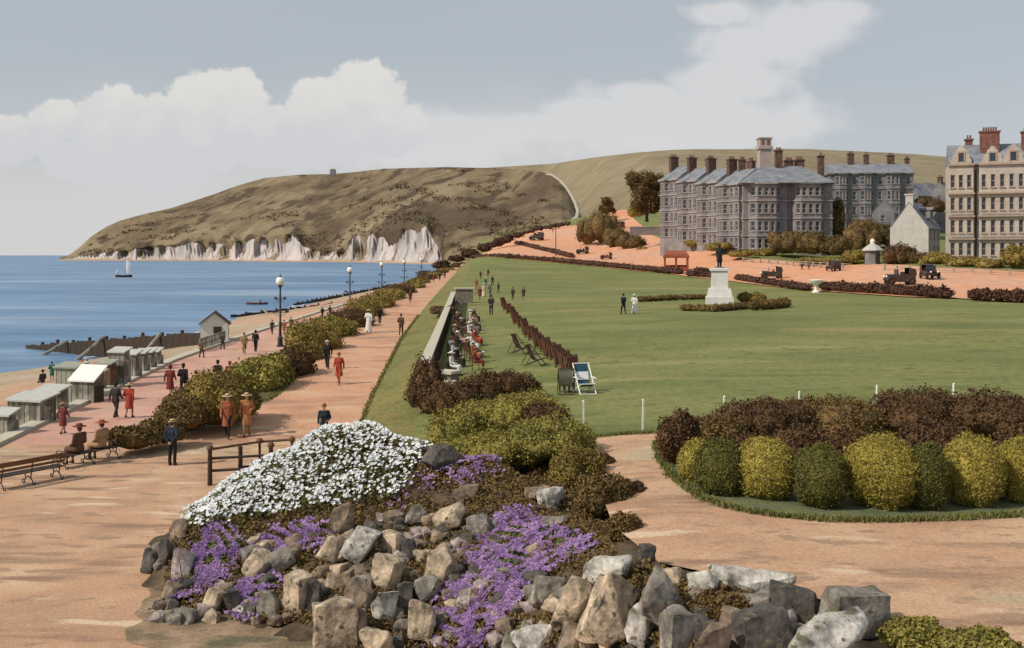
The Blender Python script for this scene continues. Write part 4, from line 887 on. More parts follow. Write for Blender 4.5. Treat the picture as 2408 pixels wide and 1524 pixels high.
# pale railing along the promenade edge
t = thing('railing', 'pale picket railing along the sea edge of the promenade', 'railing', (c1(83), 83, -7.84))
mb = MB(); mp = MB()
Ys = np.arange(82.5, 91, .55)
for i, Y in enumerate(Ys): mp.box((c1(Y)-c1(83), Y-83, .45), (.13,.13,.95))
for a_, b_ in zip(Ys[:-1], Ys[1:]):
    for z in (.85,.45): mb.tube((c1(a_)-c1(83), a_-83, z), (c1(b_)-c1(83), b_-83, z), .055)
mp.build('picket', M['wood_grey'], t)['kind'] = 'stuff'; mb.build('rail', M['wood_grey'], t)
def groyne(label, A, B, za, zb, struts, h=2.2):
    A, B = Vector((A[0], A[1], 0)), Vector((B[0], B[1], 0)); d = B-A; L = d.length; u = d/L; n = Vector((-u.y, u.x, 0))
    t = thing('groyne', label, 'groyne', (A.x, A.y, -11)); mb = MB(); N = int(L/1.2)
    top = lambda s: za+(zb-za)*s+.06*math.sin(s*40)+.05*math.sin(s*93)
    for i in range(N):
        s = (i+.5)/N; p = d*s; zt = top(s); mb.box((p.x, p.y, (zt-13)/2+11), (L/N*.96, .22, zt+13), math.atan2(u.y, u.x))
    mb.build('planking', M['wood_dark'], t)
    for i in range(0, N, 3):
        p = d*(i/N); zt = top(i/N)+.35; m2 = MB(); m2.box((p.x-n.x*.2, p.y-n.y*.2, (zt-13)/2+11), (.26,.26,zt+13), math.atan2(u.y, u.x)); m2.build('post', M['wood_dark'], t)
    for s in struts:
        p = d*s; zt = top(s)+.25; q = p-n*h*1.15*math.copysign(1, n.y); m2 = MB(); m2.tube((p.x, p.y, zt+11), (q.x, q.y, -.9), .2, .2, 6); m2.build('strut', M['wood_grey'], t)
    return t
groyne('dark timber groyne running out to sea from the white hut', (-28.4,98), (-60,123), -7.4, -11.2, (.27,.55,.75), 3.2)
groyne('low dark groyne across the beach beyond the small rowing boat', (-37,205), (-52,184), -9.9, -11.1, (.4,.7), 2)
groyne('far low dark groyne near the second lamp post', (-40,325), (-50,228), -9.8, -11.15, (.3,.6), 2)
# shingle and weed piled against the near side of the groyne
def boat(label, P, L, rot, m, cat='rowing boat', name='rowing_boat', mast=False, keelup=False):
    t = thing(name, label, cat, P, R(rot)); mb = MB(); ns, nr = 13, 9; prof = []
    for i in range(ns):
        s = -1+2*i/(ns-1); w = .19*L*(1-abs(s)**2.6)**.7+.004*L; sh = .10*L+.035*L*s*s; kz = -.055*L+.03*L*abs(s)**4
        for j in range(nr):
            a = math.pi*j/(nr-1); prof.append((s*L/2, -w*math.cos(a), sh+(kz-sh)*math.sin(a)**.8))
    fs = [(i*nr+j, (i+1)*nr+j, (i+1)*nr+j+1, i*nr+j+1) for i in range(ns-1) for j in range(nr-1)]
    n0 = len(prof); inner = [(x*.97, y*.92, z+.025*L*(1 if z < .09*L else 0)) for x, y, z in prof]
    mb.add(prof+inner, fs+[tuple(n0+q for q in f[::-1]) for f in fs]+[(i*nr, n0+i*nr, n0+(i+1)*nr, (i+1)*nr) for i in range(ns-1)]+[((i+1)*nr-1, (i+2)*nr-1, n0+(i+2)*nr-1, n0+(i+1)*nr-1) for i in range(ns-1)])
    hull = mb.build('hull', m, t, smooth=True)
    if keelup: hull.rotation_euler = (R(180), 0, 0); hull.location = (0,0,.12*L)
    mb = MB()
    for s in (-.25,.05,.3): mb.box((s*L, 0, .07*L), (.06*L,.33*L,.02*L))
    th = mb.build('thwart', M['wood'], t)
    if keelup: th.location = (0,0,-.04*L)
    return t
sb = boat('small sailing boat with two white sails out on the bay', W(291,652,518)+Vector((0,0,.2)), 8.6, 4, M['wood_dark'], 'sailing boat', 'sailing_boat')
mb = MB(); mb.tube((.9,0,0), (.9,0,9.9), .09, .05); mb.tube((-3,0,.5), (-3,0,4.6), .06, .04); mb.tube((.8,0,1.3),(3.7,0,1.2),.05); mb.build('mast', M['wood'], sb)
def sail(pts, name):
    mb = MB(); n = 6; G_ = []
    for i in range(n+1):
        for j in range(n+1):
            s, q = i/n, j/n; p = (Vector(pts[0])*(1-s)+Vector(pts[1])*s)*(1-q)+(Vector(pts[3])*(1-s)+Vector(pts[2])*s)*q
            G_.append(p+Vector((0,-.35*math.sin(math.pi*s)*math.sin(math.pi*q),0)))
    fs = [(i*(n+1)+j, (i+1)*(n+1)+j, (i+1)*(n+1)+j+1, i*(n+1)+j+1) for i in range(n) for j in range(n)]
    k = len(G_); mb.add(G_+[p+Vector((0,.03,0)) for p in G_], fs+[tuple(k+a for a in f[::-1]) for f in fs]); mb.build(name, M['canvas_w'], sb, smooth=True)
sail([(1.0,0,1.6),(4.0,0,1.5),(3.6,0,7.2),(1.0,0,9.2)], 'sail'); sail([(-2.9,0,1.0),(-4.1,0,1.0),(-3.5,0,3.6),(-2.9,0,4.3)], 'sail')
boat('dark red rowing boat floating off the beach', W(604,717,232), 5.0, 6, M['carred'])
person('person in maroon sitting in the dark red rowing boat', W(612,716.5,232)+Vector((0,0,-.1)), 90, 'suit', 'maroon', 'brown', 'bowler', 'black', 'sit', 1)
for i, (px, py, L, rot, m, lb) in enumerate([(290,868,3.6,10,'carred','upturned dark red boat on the shingle behind the grey huts'),(318,862,4.2,4,'canvas_r','upturned brown boat on the shingle behind the grey huts'),(292,851,3.0,-8,'carblack','small upturned black boat near the waterline')]):
    boat(lb, BEACH(px, py), L, rot, M[m], keelup=True)
# rustic rail fence beside the white flowers
t = thing('rustic_fence', 'rustic log rail fence behind the left of the white flowers', 'fence', (-10.5, 34.6, -8))
fp = [(-10.5,34.6),(-9.55,35.0),(-9.1,35.9),(-8.5,35.1),(-8.0,36.2)]
for i, (x, y) in enumerate(fp):
    mb = MB(); q = Vector((x+10.5, y-34.6, 0)); r = .085 if i in (0,1,3) else .05; mb.tube(q-Vector((0,0,.3)), q+Vector((0,0,1.28)), r*1.05, r*.9, 8)
    mb.build('post', M['wood_dark'], t, smooth=True)
    if i != 1: mb = MB(); mb.sph(q+Vector((0,0,1.3)), (.13,.12,.12), 8); mb.build('log_end', M['wood'], t, smooth=True)
for a_, b_, z in ((0,2,1.25),(2,4,1.27),(0,3,.93),(0,3,.5),(1,3,.55)):
    mb = MB(); pa, pb = fp[a_], fp[b_]; mb.tube((pa[0]+10.5,pa[1]-34.6,z),(pb[0]+10.5,pb[1]-34.6,z+.02), .05, .045, 8); mb.build('rail', M['wood'] if z > 1 else M['wood_dark'], t, smooth=True)

# ------------------------------------------------------------------ low wall, sunken seats, chairs
def wallx(Y): return float(np.interp(Y, [a[0] for a in T5], [a[1] for a in T5]))
def stonewall():
    Y = np.linspace(47.6, 124, 60); x0, y0, z0 = wallx(50), 50, gz(wallx(50)+.2, 50)
    t = thing('garden_wall', 'long dark garden wall with pale coping beside the seated crowd', 'wall', (x0, y0, z0)); mw = MB(); mc = MB(); mt = MB()
    zt = lambda y: float(zverge(np.array([wallx(y)]), np.array([y]))[0])+.55
    for a_, b_ in zip(Y[:-1], Y[1:]):
        for m_, dx0, dx1, lo, hi in ((mw,-.18,.3,-2.2,0),(mc,-.22,.34,0.002,.12)):
            v = []
            for y in (a_, b_):
                for dx in (dx0, dx1):
                    for q in (lo, hi): v.append((wallx(y)+dx-x0, y-y0, zt(y)+q-z0))
            m_.add(v, [(0,1,5,4),(2,6,7,3),(1,3,7,5),(0,4,6,2)]+([(0,2,3,1)] if a_ == Y[0] else [])+([(4,5,7,6)] if b_ == Y[-1] else []))
    for y in np.arange(51, 123, 2.4): mt.box((wallx(y)+.33-x0, y-y0, zt(y)-.75-z0), (.08,.16,1.5))
    mw.build('wall', M['masonry'], t); mc.build('coping', M['coping'], t); mt.build('trellis', M['wood_dark'], t)
stonewall()
def pier(label, P, w, h, d=1.0, cap=.18):
    t = thing('stone_pier', label, 'pier', P); mb = MB(); mb.box((0,0,h/2-.4), (w*.8,d*.8,h+.8)); mb.build('shaft', M['masonry'], t); mb = MB(); mb.box((0,0,h+cap/2), (w*1.05,d*1.05,cap)); mb.build('cap', M['coping'], t)
pp = W(1092,714,125); pier('square stone pier with flat cap at the far end of the garden wall', Vector((pp.x, 125.2, gz(pp.x,125)-.2)), 2.6, 2.0, 1.3)
def slab_shelter(label, px, py, Y, w, d, h, rot, name='stone_table'):
    P = W(px, py, Y); t = thing(name, label, 'stone table', P, R(rot)); mb = MB(); mb.box((0,0,h), (w,d,.13)); mb.build('slab', M['coping'], t)
    for s in (-1,1):
        mb = MB(); mb.box((s*w*.36,0,h/2-.35), (.2,d*.75,h+.55)); mb.build('leg', M['masonry'], t)
slab_shelter('larger pale stone slab table at the near end of the garden wall', 1042, 903, 49.4, 1.55, 1.0, .62, -28)
slab_shelter('small pale stone slab bench beside the larger slab table', 1066, 923, 48.2, 1.05, .65, .5, -22, 'stone_bench')
def chair_proto():
    t = thing('garden_chair', 'x', 'chair', (0,0,0), 0, 'chairs of the seated crowd by the wall')
    mb = MB(); mb.box((0,0,.44), (.46,.44,.04)); mb.build('seat', M['wood'], t)
    mb = MB()
    for k in range(4): mb.box((-.18+.12*k,.23,.72), (.06,.03,.5))
    mb.box((0,.23,.96), (.46,.035,.08)); mb.build('backrest', M['wood'], t)
    for x in (-.2,.2):
        for y in (-.19,.2): mb = MB(); mb.box((x,y,.22), (.045,.045,.44)); mb.build('leg', M['wood_dark'], t)
    return t
ch0 = chair_proto(); first = True
cols = ['white','maroon','black','rust','cream','brown','blue','white','charcoal','red','pink','navy','tan','white','maroon','grey','brown','rust','black','cream','maroon','white','brown','charcoal']
hats = ['brim','cloche','bowler','brim','boater','bowler']
hcs = ['white','rust','black','cream','straw','white','brown','pink']
n = 0
for r_ in range(12):
    for c_ in range(2):
        Y = 57.2+r_*3.3+1.7*(c_)+.4*math.sin(r_*2.1); x = wallx(Y)+1.35+1.15*c_+.25*math.sin(r_*1.7+c_); z = gz(x, Y); rot = 75+18*math.sin(n*1.9)
        col = cols[n]; wom = n%3 != 2
        rw = ['nearest','second','third','fourth','fifth','sixth','seventh','eighth','ninth','tenth','eleventh','farthest'][r_]; sd = 'wall' if c_ == 0 else 'lawn'
        ch = ch0 if first else copy_tree(ch0); first = False
        ch.location = (x, Y, z); ch.rotation_euler = (0,0,R(rot)); ch['label'] = 'wooden chair under a sitter in %s, %s row on the %s side' % (col, rw, sd)
        person('%s in %s seated in the crowd, %s row from the slab tables, %s side' % ('woman' if wom else 'man', col, rw, sd), (x, Y, z), rot, 'coat' if wom else 'suit', col, 'tan' if wom else 'charcoal', hats[n%6], hcs[n%8], 'sit', 1., 'seated crowd beside the garden wall'); n += 1
def deckchair(label, P, rot, canv, group=None, folded=False, sc=1., wood='wood_dark'):
    t = thing('deck_chair', label, 'deck chair', P, R(rot), group); t.scale = (sc,)*3; w = .32
    if folded:
        fr = MB()
        for s in (-1,1): fr.box((s*w,.1,.58), (.045,.05,1.2), tilt=Matrix.Rotation(R(-14),3,'X')); fr.box((s*(w-.06),.0,.45), (.04,.045,.95), tilt=Matrix.Rotation(R(-6),3,'X'))
        fr.box((0,.24,1.14), (w*2,.04,.05)); fr.box((0,-.03,.06), (w*2,.04,.04)); fr.build('frame', M[wood], t)
        cv = MB(); cv.box((0,.1,.62), (w*1.7,.03,.98), tilt=Matrix.Rotation(R(-13),3,'X')); cv.build('canvas', canv, t)
        return t
    fr = MB()
    for s in (-1,1):
        fr.tube((s*w,-.55,.03),(s*w,.42,1.12),.025,.025,6); fr.tube((s*(w-.05),-.5,.42),(s*(w-.05),.5,.03),.025,.025,6); fr.tube((s*(w+.04),.2,.85),(s*(w+.04),.62,.05),.02,.02,6); fr.tube((s*(w+.04),-.4,.62),(s*(w+.04),.22,.62),.025,.025,6)
    for p in ((.42,1.12),(-.5,.42),(.5,.05),(-.55,.04)): fr.tube((-w,p[0],p[1]),(w,p[0],p[1]),.022,.022,6)
    fr.build('frame', M[wood], t)
    cv = MB(); pts = [(.43,1.13),(.3,.82),(.16,.52),(.02,.36),(-.2,.31),(-.5,.44)]; v = []
    for y, z in pts: v += [(-w+.05,y,z),(w-.05,y,z)]
    k = len(v); fs = [(2*i,2*i+1,2*i+3,2*i+2) for i in range(5)]; cv.add(v+[(x,y-.01,z-.02) for x,y,z in v], fs+[tuple(k+a for a in f[::-1]) for f in fs]); cv.build('canvas', canv, t, smooth=True)
    return t
DG = 'empty deck chairs standing on the lawn'
deckchair('dark deck chair standing alone on the grass, farther of two', g(1222,832), 60, M['canvas_r'], DG, sc=1.15); deckchair('dark deck chair lying low on the grass, nearer of two', g(1257,860), 65, M['canvas_r'], DG, sc=1.1)
deckchair('deck chair with blue green and white canvas beside the sitter', g(1373,925), 14, M['canvas_b'], DG, sc=1.2, wood='white')
cv = g(1373,925); t = thing('striped_towel', 'white towel hanging over the middle of the blue green deck chair', 'towel', cv, R(14)); mb = MB(); s = 1.2
mb.add([(-.25*s,.27*s,.79*s),(.25*s,.27*s,.79*s),(.25*s,.13*s,.5*s),(-.25*s,.13*s,.5*s),(-.25*s,.26*s,.815*s),(.25*s,.26*s,.815*s),(.25*s,.11*s,.52*s),(-.25*s,.11*s,.52*s)], [(0,1,2,3),(7,6,5,4),(0,4,5,1),(3,2,6,7),(0,3,7,4),(1,5,6,2)]); mb.build('cloth', M['canvas_w'], t)
pc = g(1332,926); deckchair('deck chair seen from behind with a sitter in white', pc, 175, M['canvas_g'], DG, sc=1.1)
person('person in white shirt with dark hair sitting in the deck chair', pc+Vector((0,-.05,-.03)), 175, 'suit', 'white', 'grey', None, None, 'sit', 1.1)
dc = None
DL = [(1184,722),(1232,782),(1280,830),(1325,866),(1352,890)]
for i in range(30):
    s = i/29*4; a_ = min(3, int(s)); q = s-a_; px = DL[a_][0]*(1-q)+DL[a_+1][0]*q; py = DL[a_][1]*(1-q)+DL[a_+1][1]*q; P = g(px, py)
    o = deckchair('x', P, 0, M['canvas_r'], 'folded deck chairs standing in a long row', True, .95, 'wood') if dc is None else copy_tree(dc)
    if dc is None: dc = o
    o.location = P; o.rotation_euler = (R(5*math.sin(i*3.1)),0,R(38+11*math.sin(i*2.3))); o.location += Vector((.12*math.sin(i*4.7),.2*math.sin(i*2.9),0)); o['label'] = 'folded brown deck chair standing upright in the long diagonal row on the lawn'
for i, (px, py) in enumerate([(1121,842),(1119,812)]):
    deckchair('white canvas deck chair at the lawn side of the seated crowd, %s' % ('nearer','farther')[i], g(px, py), 105, M['canvas_w'], 'white deck chairs by the crowd', wood='wood')
# white posts along the near edge of the lawn
wp = None
for i, px in enumerate([1372,1512,1704,1880,2062,2243]):
    P = g(px, (1010,1010,1000,986,968,962)[i]); t = thing('white_post', 'thin white post on the lawn edge, %s' % ('first from the left, nearest the green mound','second from the left','third from the left, above the dark bushes','fourth from the left','fifth from the left','sixth, at the far right')[i], 'post', P, R(7*i), 'white posts along the lawn edge')
    mb = MB(); mb.box((0,0,.4), (.06,.06,1.2), tilt=Matrix.Rotation(R(1.5*math.sin(i*2.2)),3,'Y')); mb.lathe([(.05,1.0),(.005,1.05)], 4); mb.build('shaft', M['white'], t)
    mb = MB(); mb.lathe([(.012,0),(.012,.05)], 6, M=Matrix.Rotation(R(90),3,'X'), c=(0,-.03,.82)); mb.build('wire_staple', M['iron'], t)
# statue
P = g(1692,714); t = thing('pedestal', 'tall pale stone pedestal standing in the flower beds on the lawn', 'pedestal', P, R(-12))
mb = MB(); mb.box((0,0,.3), (3.1,3.1,1.0)); mb.build('step', M['marble'], t)
def frustum(mb, z0, w0, z1, w1): a, b = w0/2, w1/2; mb.add([(-a,-a,z0),(a,-a,z0),(a,a,z0),(-a,a,z0),(-b,-b,z1),(b,-b,z1),(b,b,z1),(-b,b,z1)], [(0,1,5,4),(1,2,6,5),(2,3,7,6),(3,0,4,7),(4,5,6,7)])
mb = MB(); frustum(mb, .8, 2.85, 1.75, 2.5); mb.build('plinth', M['marble'], t)
mb = MB(); frustum(mb, 1.75, 1.95, 3.75, 1.8); mb.build('shaft', M['marble'], t)
mb = MB(); mb.box((0,0,3.85), (2.15,2.15,.22)); mb.box((0,0,4.02), (1.7,1.7,.14)); mb.build('cap', M['marble'], t)
J, V_, pel, chest, neck, hd = body_parts('stroll')
cps = [(pel+Vector((.06*s,0,-.05)), .13, chest+Vector((.07*s,0,0)), .13) for s in (-1,1)]+[(V_('sl'),.08,V_('sr'),.08),(neck,.065,hd,.06)]
for q in 'lr': cps += [(V_('s'+q),.075,V_('e'+q),.065),(V_('e'+q),.06,V_('w'+q),.045),(V_('w'+q),.04,V_('w'+q)+Vector((0,-.02,-.12)),.035),(V_('h'+q),.12,V_('k'+q),.095),(V_('k'+q),.09,V_('a'+q),.075),(V_('a'+q)+Vector((0,.03,-.04)),.05,V_('a'+q)+Vector((0,-.15,-.05)),.045)]
sm = remesh('figure', caps_mesh(cps, [(hd,(.085,.1,.125)),(hd+Vector((0,-.1,-.02)),(.018,.025,.03))], [([(.2,.42),(.24,.5),(.2,.9),(.17,1.1)],(0,.03,0),.85),([(.42,.0),(.42,.05)],(0,0,0),1)]), .025, M['bronze'], 2)
st = thing('statue', 'dark bronze statue of a standing man in a long coat on the pedestal', 'statue', P+Vector((0,0,4.09)), R(-12)); st.scale = (1.45,1.45,1.5); link('figure', sm, st)

# ------------------------------------------------------------------ hedges and bushes around the lawn
def hedge(label, pts, surf, h, w, m, n, leaf, name='hedge', group='low hedges along the back of the lawn', dz=0):
    Ps = [surf(*p) if not isinstance(p, Vector) else p for p in pts]; o0 = Ps[0]; bl = []
    for a_, b_ in zip(Ps[:-1], Ps[1:]):
        k = max(1, int((b_-a_).length/(w*.8)))
        for i in range(k+1):
            q = a_+(b_-a_)*(i/k)-o0; bl.append((q.x+.1*w*math.sin(i*5), q.y, q.z+h*.42+dz, w*.75, w*.75, h*(.5+.12*math.sin(i*1.9+len(bl)))))
    NB[0] += 1; V, Q = leafcloud(bl, n, leaf, NB[0], shell=.4, lump=.22, minz=-.4); o = link(name, np_mesh(name, V, Q, m), None, o0); return tag(o, label, 'hedge', group)
RHG = M['f_redhedge']
hedge('dark hedge climbing the bank at the end of the upper path', [(1000,655),(1040,634),(1075,618),(1105,606)], lambda x, y: W(x, y, 330), 3.0, 4.0, RHG, 1500, .6)
hedge('dark hedge on the skyline left of the orange road', [(1112,604),(1140,592),(1175,578),(1215,562)], lambda x, y: W(x, y, 345), 2.8, 3.4, RHG, 1500, .6)
hedge('thin dark hedge along the top of the orange road', [(1218,558),(1262,544),(1335,531)], lambda x, y: W(x, y, 440), 2.2, 2.2, RHG, 800, .6)
hedge('dark hedge between the lawn and the lower left road', [(1112,608),(1200,608),(1300,616),(1420,628),(1540,640),(1600,646)], g, 1.5, 1.5, RHG, 2600, .45)
hedge('brown hedge along the upper edge of the lower left road', [(1215,575),(1260,586),(1300,595),(1345,607)], g, 1.6, 1.6, RHG, 1000, .45)
hedge('dark hedge between the red shelter and the statue', [(1622,650),(1690,655)], g, 1.4, 1.3, RHG, 700, .4)
hedge('dark hedge on the lawn edge just right of the statue', [(1735,659),(1800,670),(1898,684)], g, 1.2, 1.1, RHG, 1400, .4)
hedge('dark hedge in the middle of the far lawn edge', [(1938,684),(1990,688),(2060,692),(2225,703)], g, 1.5, 1.2, RHG, 2600, .4)
hedge('dark hedge at the right end of the far lawn edge', [(2295,708),(2350,710),(2440,714)], g, 1.5, 1.2, RHG, 1400, .4)
for lb, pts, h in (('low dark flower bed hedge left of the pedestal',[(1505,710),(1580,706),(1655,704)],.55),('low dark flower bed hedge in front of the pedestal',[(1610,731),(1680,733),(1760,726)],.55),('low dark flower bed hedge right of the pedestal',[(1770,730),(1815,727),(1850,722)],.75),('taller green mound right behind the pedestal',[(1745,712),(1790,714)],1.0)):
    hedge(lb, pts, g, h*1.3, .75, M['f_heath'] if h < 1 else M['f_hedge'], 1500, .2, 'bed_hedge', 'flower bed hedges around the pedestal')
shrub('bush', 'small round reddish bush right of the red shelter', 'bush', g(1652,652), 1.9, 1.6, 2.0, M['f_redhedge'], 500, .35)
shrub('bush', 'patch of dark low shrubs on the grass strip beside the path', 'bush', hit(1040,738,zverge,40,480)-Vector((0,0,.1)), 1.3, 4.5, .8, M['f_brown'], 1200, .22)
# ------------------------------------------------------------------ buildings
BR = [5]
def facade(wall, winmb, p0, p1, rows, xs, ww):
    """one wall from p0 to p1 (plan, outside on the right-hand side), real window openings: rows = [(z0, sill, head, top)]"""
    p0, p1 = Vector((p0[0],p0[1],0)), Vector((p1[0],p1[1],0)); d = p1-p0; L = d.length; u = d/L; nrm = Vector((u.y,-u.x,0))
    P = lambda x, z, k=0: p0+u*x+nrm*k+Vector((0,0,z))
    br = [0]
    for x in xs: br += [x-ww/2, x+ww/2]
    br.append(L)
    for (z0, s, h, z1) in rows:
        zz = [z0, s, h, z1]
        for i in range(len(br)-1):
            for j in range(3):
                if br[i+1]-br[i] < .01 or zz[j+1]-zz[j] < .01: continue
                if j == 1 and i%2 == 1:
                    a, b, c, e = br[i], br[i+1], s, h; q = -.28
                    wall.add([P(a,c),P(b,c),P(b,e),P(a,e),P(a,c,q),P(b,c,q),P(b,e,q),P(a,e,q)], [(0,1,5,4),(1,2,6,5),(2,3,7,6),(3,0,4,7)])
                    w = MB(); w.add([P(a,c,q),P(b,c,q),P(b,e,q),P(a,e,q)], [(0,1,2,3)], 1); BR[0] = (BR[0]*7+3)%11
                    if BR[0] in (1,4,8): hh_ = (.35,.55,.25)[BR[0]%3]*(e-c); w.add([P(a,e-hh_,q+.012),P(b,e-hh_,q+.012),P(b,e,q+.012),P(a,e,q+.012)], [(0,1,2,3)], 3)
                    ang = math.atan2(u.y, u.x)
                    for (cx_, cz, sx, sz) in ((a+.06,(c+e)/2,.12,e-c),(b-.06,(c+e)/2,.12,e-c),((a+b)/2,e-.06,b-a-.24,.12),((a+b)/2,c+.06,b-a-.24,.12),((a+b)/2,(c+e)/2,b-a-.24,.1)):
                        w.box(P(cx_, cz, q+.05), (sx,.09,sz), ang, 0)
                    w.box(P((a+b)/2, c-.1, .07), (b-a+.3,.3,.14), ang, 2)
                    winmb.append(w)
                else: wall.add([P(br[i],zz[j]),P(br[i+1],zz[j]),P(br[i+1],zz[j+1]),P(br[i],zz[j+1])], [(0,1,2,3)])
def band(mb, pts, z, h, out, closed=False):
    for a, b in zip(pts[:-1], pts[1:]):
        a, b = Vector((a[0],a[1],0)), Vector((b[0],b[1],0)); u = (b-a).normalized(); n = Vector((u.y,-u.x,0)); c = (a+b)/2+n*(out/2)
        mb.box((c.x, c.y, z), ((b-a).length+out*.9, out+.02, h), math.atan2(u.y, u.x))
def chimney(mb, x, y, z0, z1, w, d, pots=3, rot=0):
    mb.box((x,y,(z0+z1)/2), (w,d,z1-z0), rot, 0); mb.box((x,y,z1+.12), (w+.35,d+.35,.3), rot, 0)
    for i in range(pots): mb.lathe([(.19,z1+.27),(.16,z1+.95),(.19,z1+1.0)], 7, (x+(w*.75*((i+.5)/pots-.5)) if w >= d else x, y+(0 if w >= d else d*.75*((i+.5)/pots-.5)), 0), 1)
def building(name, label, loc, rot, pts, floors, fh, wins, wmat, tmat, roof, chims, ww=1.0, group=None, cat='building', base=3., sill=.28, head=.82, chm='darkbrick', eave=.5):
    """pts: front outline left to right in local plan (y=0 front line, depth +y); wins: number of windows per wall segment; roof(mb)->adds roof"""
    t = thing(name, label, cat, loc, R(rot), group); wall = MB(); ws = []; corn = MB()
    rows = [(-base,-base,-base,0)] if base else []
    H = floors*fh
    for a, b, k in zip(pts[:-1], pts[1:], wins):
        L = math.hypot(b[0]-a[0], b[1]-a[1]); xs = [L*(i+.5)/k for i in range(k)]
        rr = [(f*fh, f*fh+fh*sill, f*fh+fh*(head if f < floors-1 else head-.06), (f+1)*fh) for f in range(floors)]
        if base:
            A, B = a, b; wall.add([(A[0],A[1],-base),(B[0],B[1],-base),(B[0],B[1],0),(A[0],A[1],0)], [(0,1,2,3)])
        facade(wall, ws, a, b, rr, xs, min(ww, L/max(1,k)*.62))
    a, b = pts[-1], pts[0]; D = max(p[1] for p in pts)
    wall.add([(b[0],b[1],-base),(a[0],a[1],-base),(a[0],a[1],H),(b[0],b[1],H)], [(1,0,3,2)])
    wall.build('wall', wmat, t)
    for f in range(1, floors): band(corn, pts, f*fh, .28, .22)
    band(corn, pts, H-.1, .4, eave); corn.build('cornice', tmat, t)
    for w in ws: w.build('window', [M['sash'], M['glass'], tmat, M['blind']], t)
    rm = MB(); roof(rm, H); rf = rm.build('roof', M['slate'], t)
    for (x, y, z0, z1, w, d, n) in chims:
        c = MB(); chimney(c, x, y, z0, z1, w, d, n); c.build('chimney', [M[chm], M['brick']], rf)
    return t
def hip(x0, x1, y0, y1, rise, run, o=.45):
    def f(mb, H):
        a, b, c, d = (x0-o,y0-o,H), (x1+o,y0-o,H), (x1+o,y1+o,H), (x0-o,y1+o,H); m = (y0+y1)/2
        e, g_ = (x0+run, m, H+rise), (x1-run, m, H+rise)
        mb.add([a,b,c,d,e,g_], [(0,1,5,4),(1,2,5),(2,3,4,5),(3,0,4)]); mb.add([a,b,c,d], [(3,2,1,0)])
    return f
def lean(x0, x1, y0, ym, y1, rise, o=.35, bays=()):
    def f(mb, H):
        mb.add([(x0,y0-o,H),(x1,y0-o,H),(x1,ym,H+rise),(x0,ym,H+rise),(x1,y1,H),(x0,y1,H)], [(0,1,2,3),(3,2,4,5),(1,4,2),(0,3,5)])
        for (a, b, p) in bays: mb.add([(a,-p-o,H),(b,-p-o,H),((b+a)/2+ (b-a)*.1,ym*.8,H+rise*.82),((a+b)/2-(b-a)*.1,ym*.8,H+rise*.82),(a-.6,.0,H),(b+.6,.0,H)], [(0,1,2,3),(0,3,4),(1,5,2)])
    return f
def bay(x0, x1, p): return [(x0,0),(x0+p,-p),(x1-p,-p),(x1,0)]
# corner block of the terrace, facing the lawn
Pc = W(1748,596,241); w0 = 21.5
pts = [(0,0)]+bay(1.2,9.2,1.7)+[(10.6,0),(10.6,1.0)]+[(11.8,1.0)]+[(12.4,-.2),(13.6,-1.4),(18.4,-1.4),(19.6,-.2)]+[(w0,-.2),(w0,12)]
building('corner_hotel', 'grey corner hotel with hipped slate roof and two tall bays facing the lawn', (Pc.x, Pc.y, Pc.z), 0, [(0,12)]+pts, 4, 4.25, [3,0,1,3,1,0,0,0,0,1,3,1,0,0][:len(pts)], M['stucco'], M['trim'], hip(-.4,w0,-1.6,12,4.6,6.0), [(9.8,4.8,17.6,25.2,1.7,1.2,3),(20.6,6,17.4,24,1.3,1.5,3),(2,10,18,23.4,1.6,1.2,3),(13.6,9.5,18.5,23.2,2.2,1.2,4),(16.4,9.8,18.5,23.4,2.2,1.2,4)], ww=1.25, group='grey hotel terrace', base=4)
# stepped houses going back up the hill from that corner
ang = math.degrees(math.atan2(-(277-243), 55.9-41.6)); 
A = Vector((Pc.x-.6, 243, 0)); dirv = Vector((41.4-A.x, 278-243, 0)); Lh = dirv.length/4; dirv.normalize(); rotu = math.degrees(math.atan2(-dirv.y, -dirv.x))
for i in range(4):
    o = A+dirv*Lh*(i+1); zb = Pc.z+1.05*(i+.3)
    pts = [(0,9),(0,0)]+bay(.7,Lh*.52,1.1)+[(Lh,0),(Lh,9)]
    building('terrace_house', 'grey terrace house with a canted bay, %s from the corner hotel' % ('first','second','third','fourth')[i], (o.x, o.y, zb), rotu, pts, 4, 4.2, [2,0,1,2,1,2,2], M['stucco'], M['trim'], lean(0,Lh,0,5,10,3.9,bays=[(.7,Lh*.52,1.1)]), [(Lh*.02,4.2,16.6,23.4,1.2,2.4,3)]+([(Lh*.55,6.5,18,22.6,2.2,1.1,4)] if i%2 == 0 else []), ww=1.0, group='grey hotel terrace', base=5)
# tall pink tower behind
P = W(1797,420,305); t = thing('brick_tower', 'pale pink square tower rising behind the terrace roofs', 'tower', (P.x, P.y, 2))
mb = MB(); mb.box((0,0,15.2), (3.5,3.5,30.4)); mb.build('shaft', M['pinkbrick'], t); mb = MB(); mb.box((0,0,30.8), (4.3,4.3,.9)); mb.box((0,0,32.4), (3.6,3.6,2.4)); mb.box((0,0,33.7), (4.1,4.1,.4)); mb.build('head', M['pinkbrick'], t)
for s in (-1,1): mb = MB(); mb.box((s*.85,-1.81,32.3), (.75,.12,1.4)); mb.build('louvre', M['brick'], t)
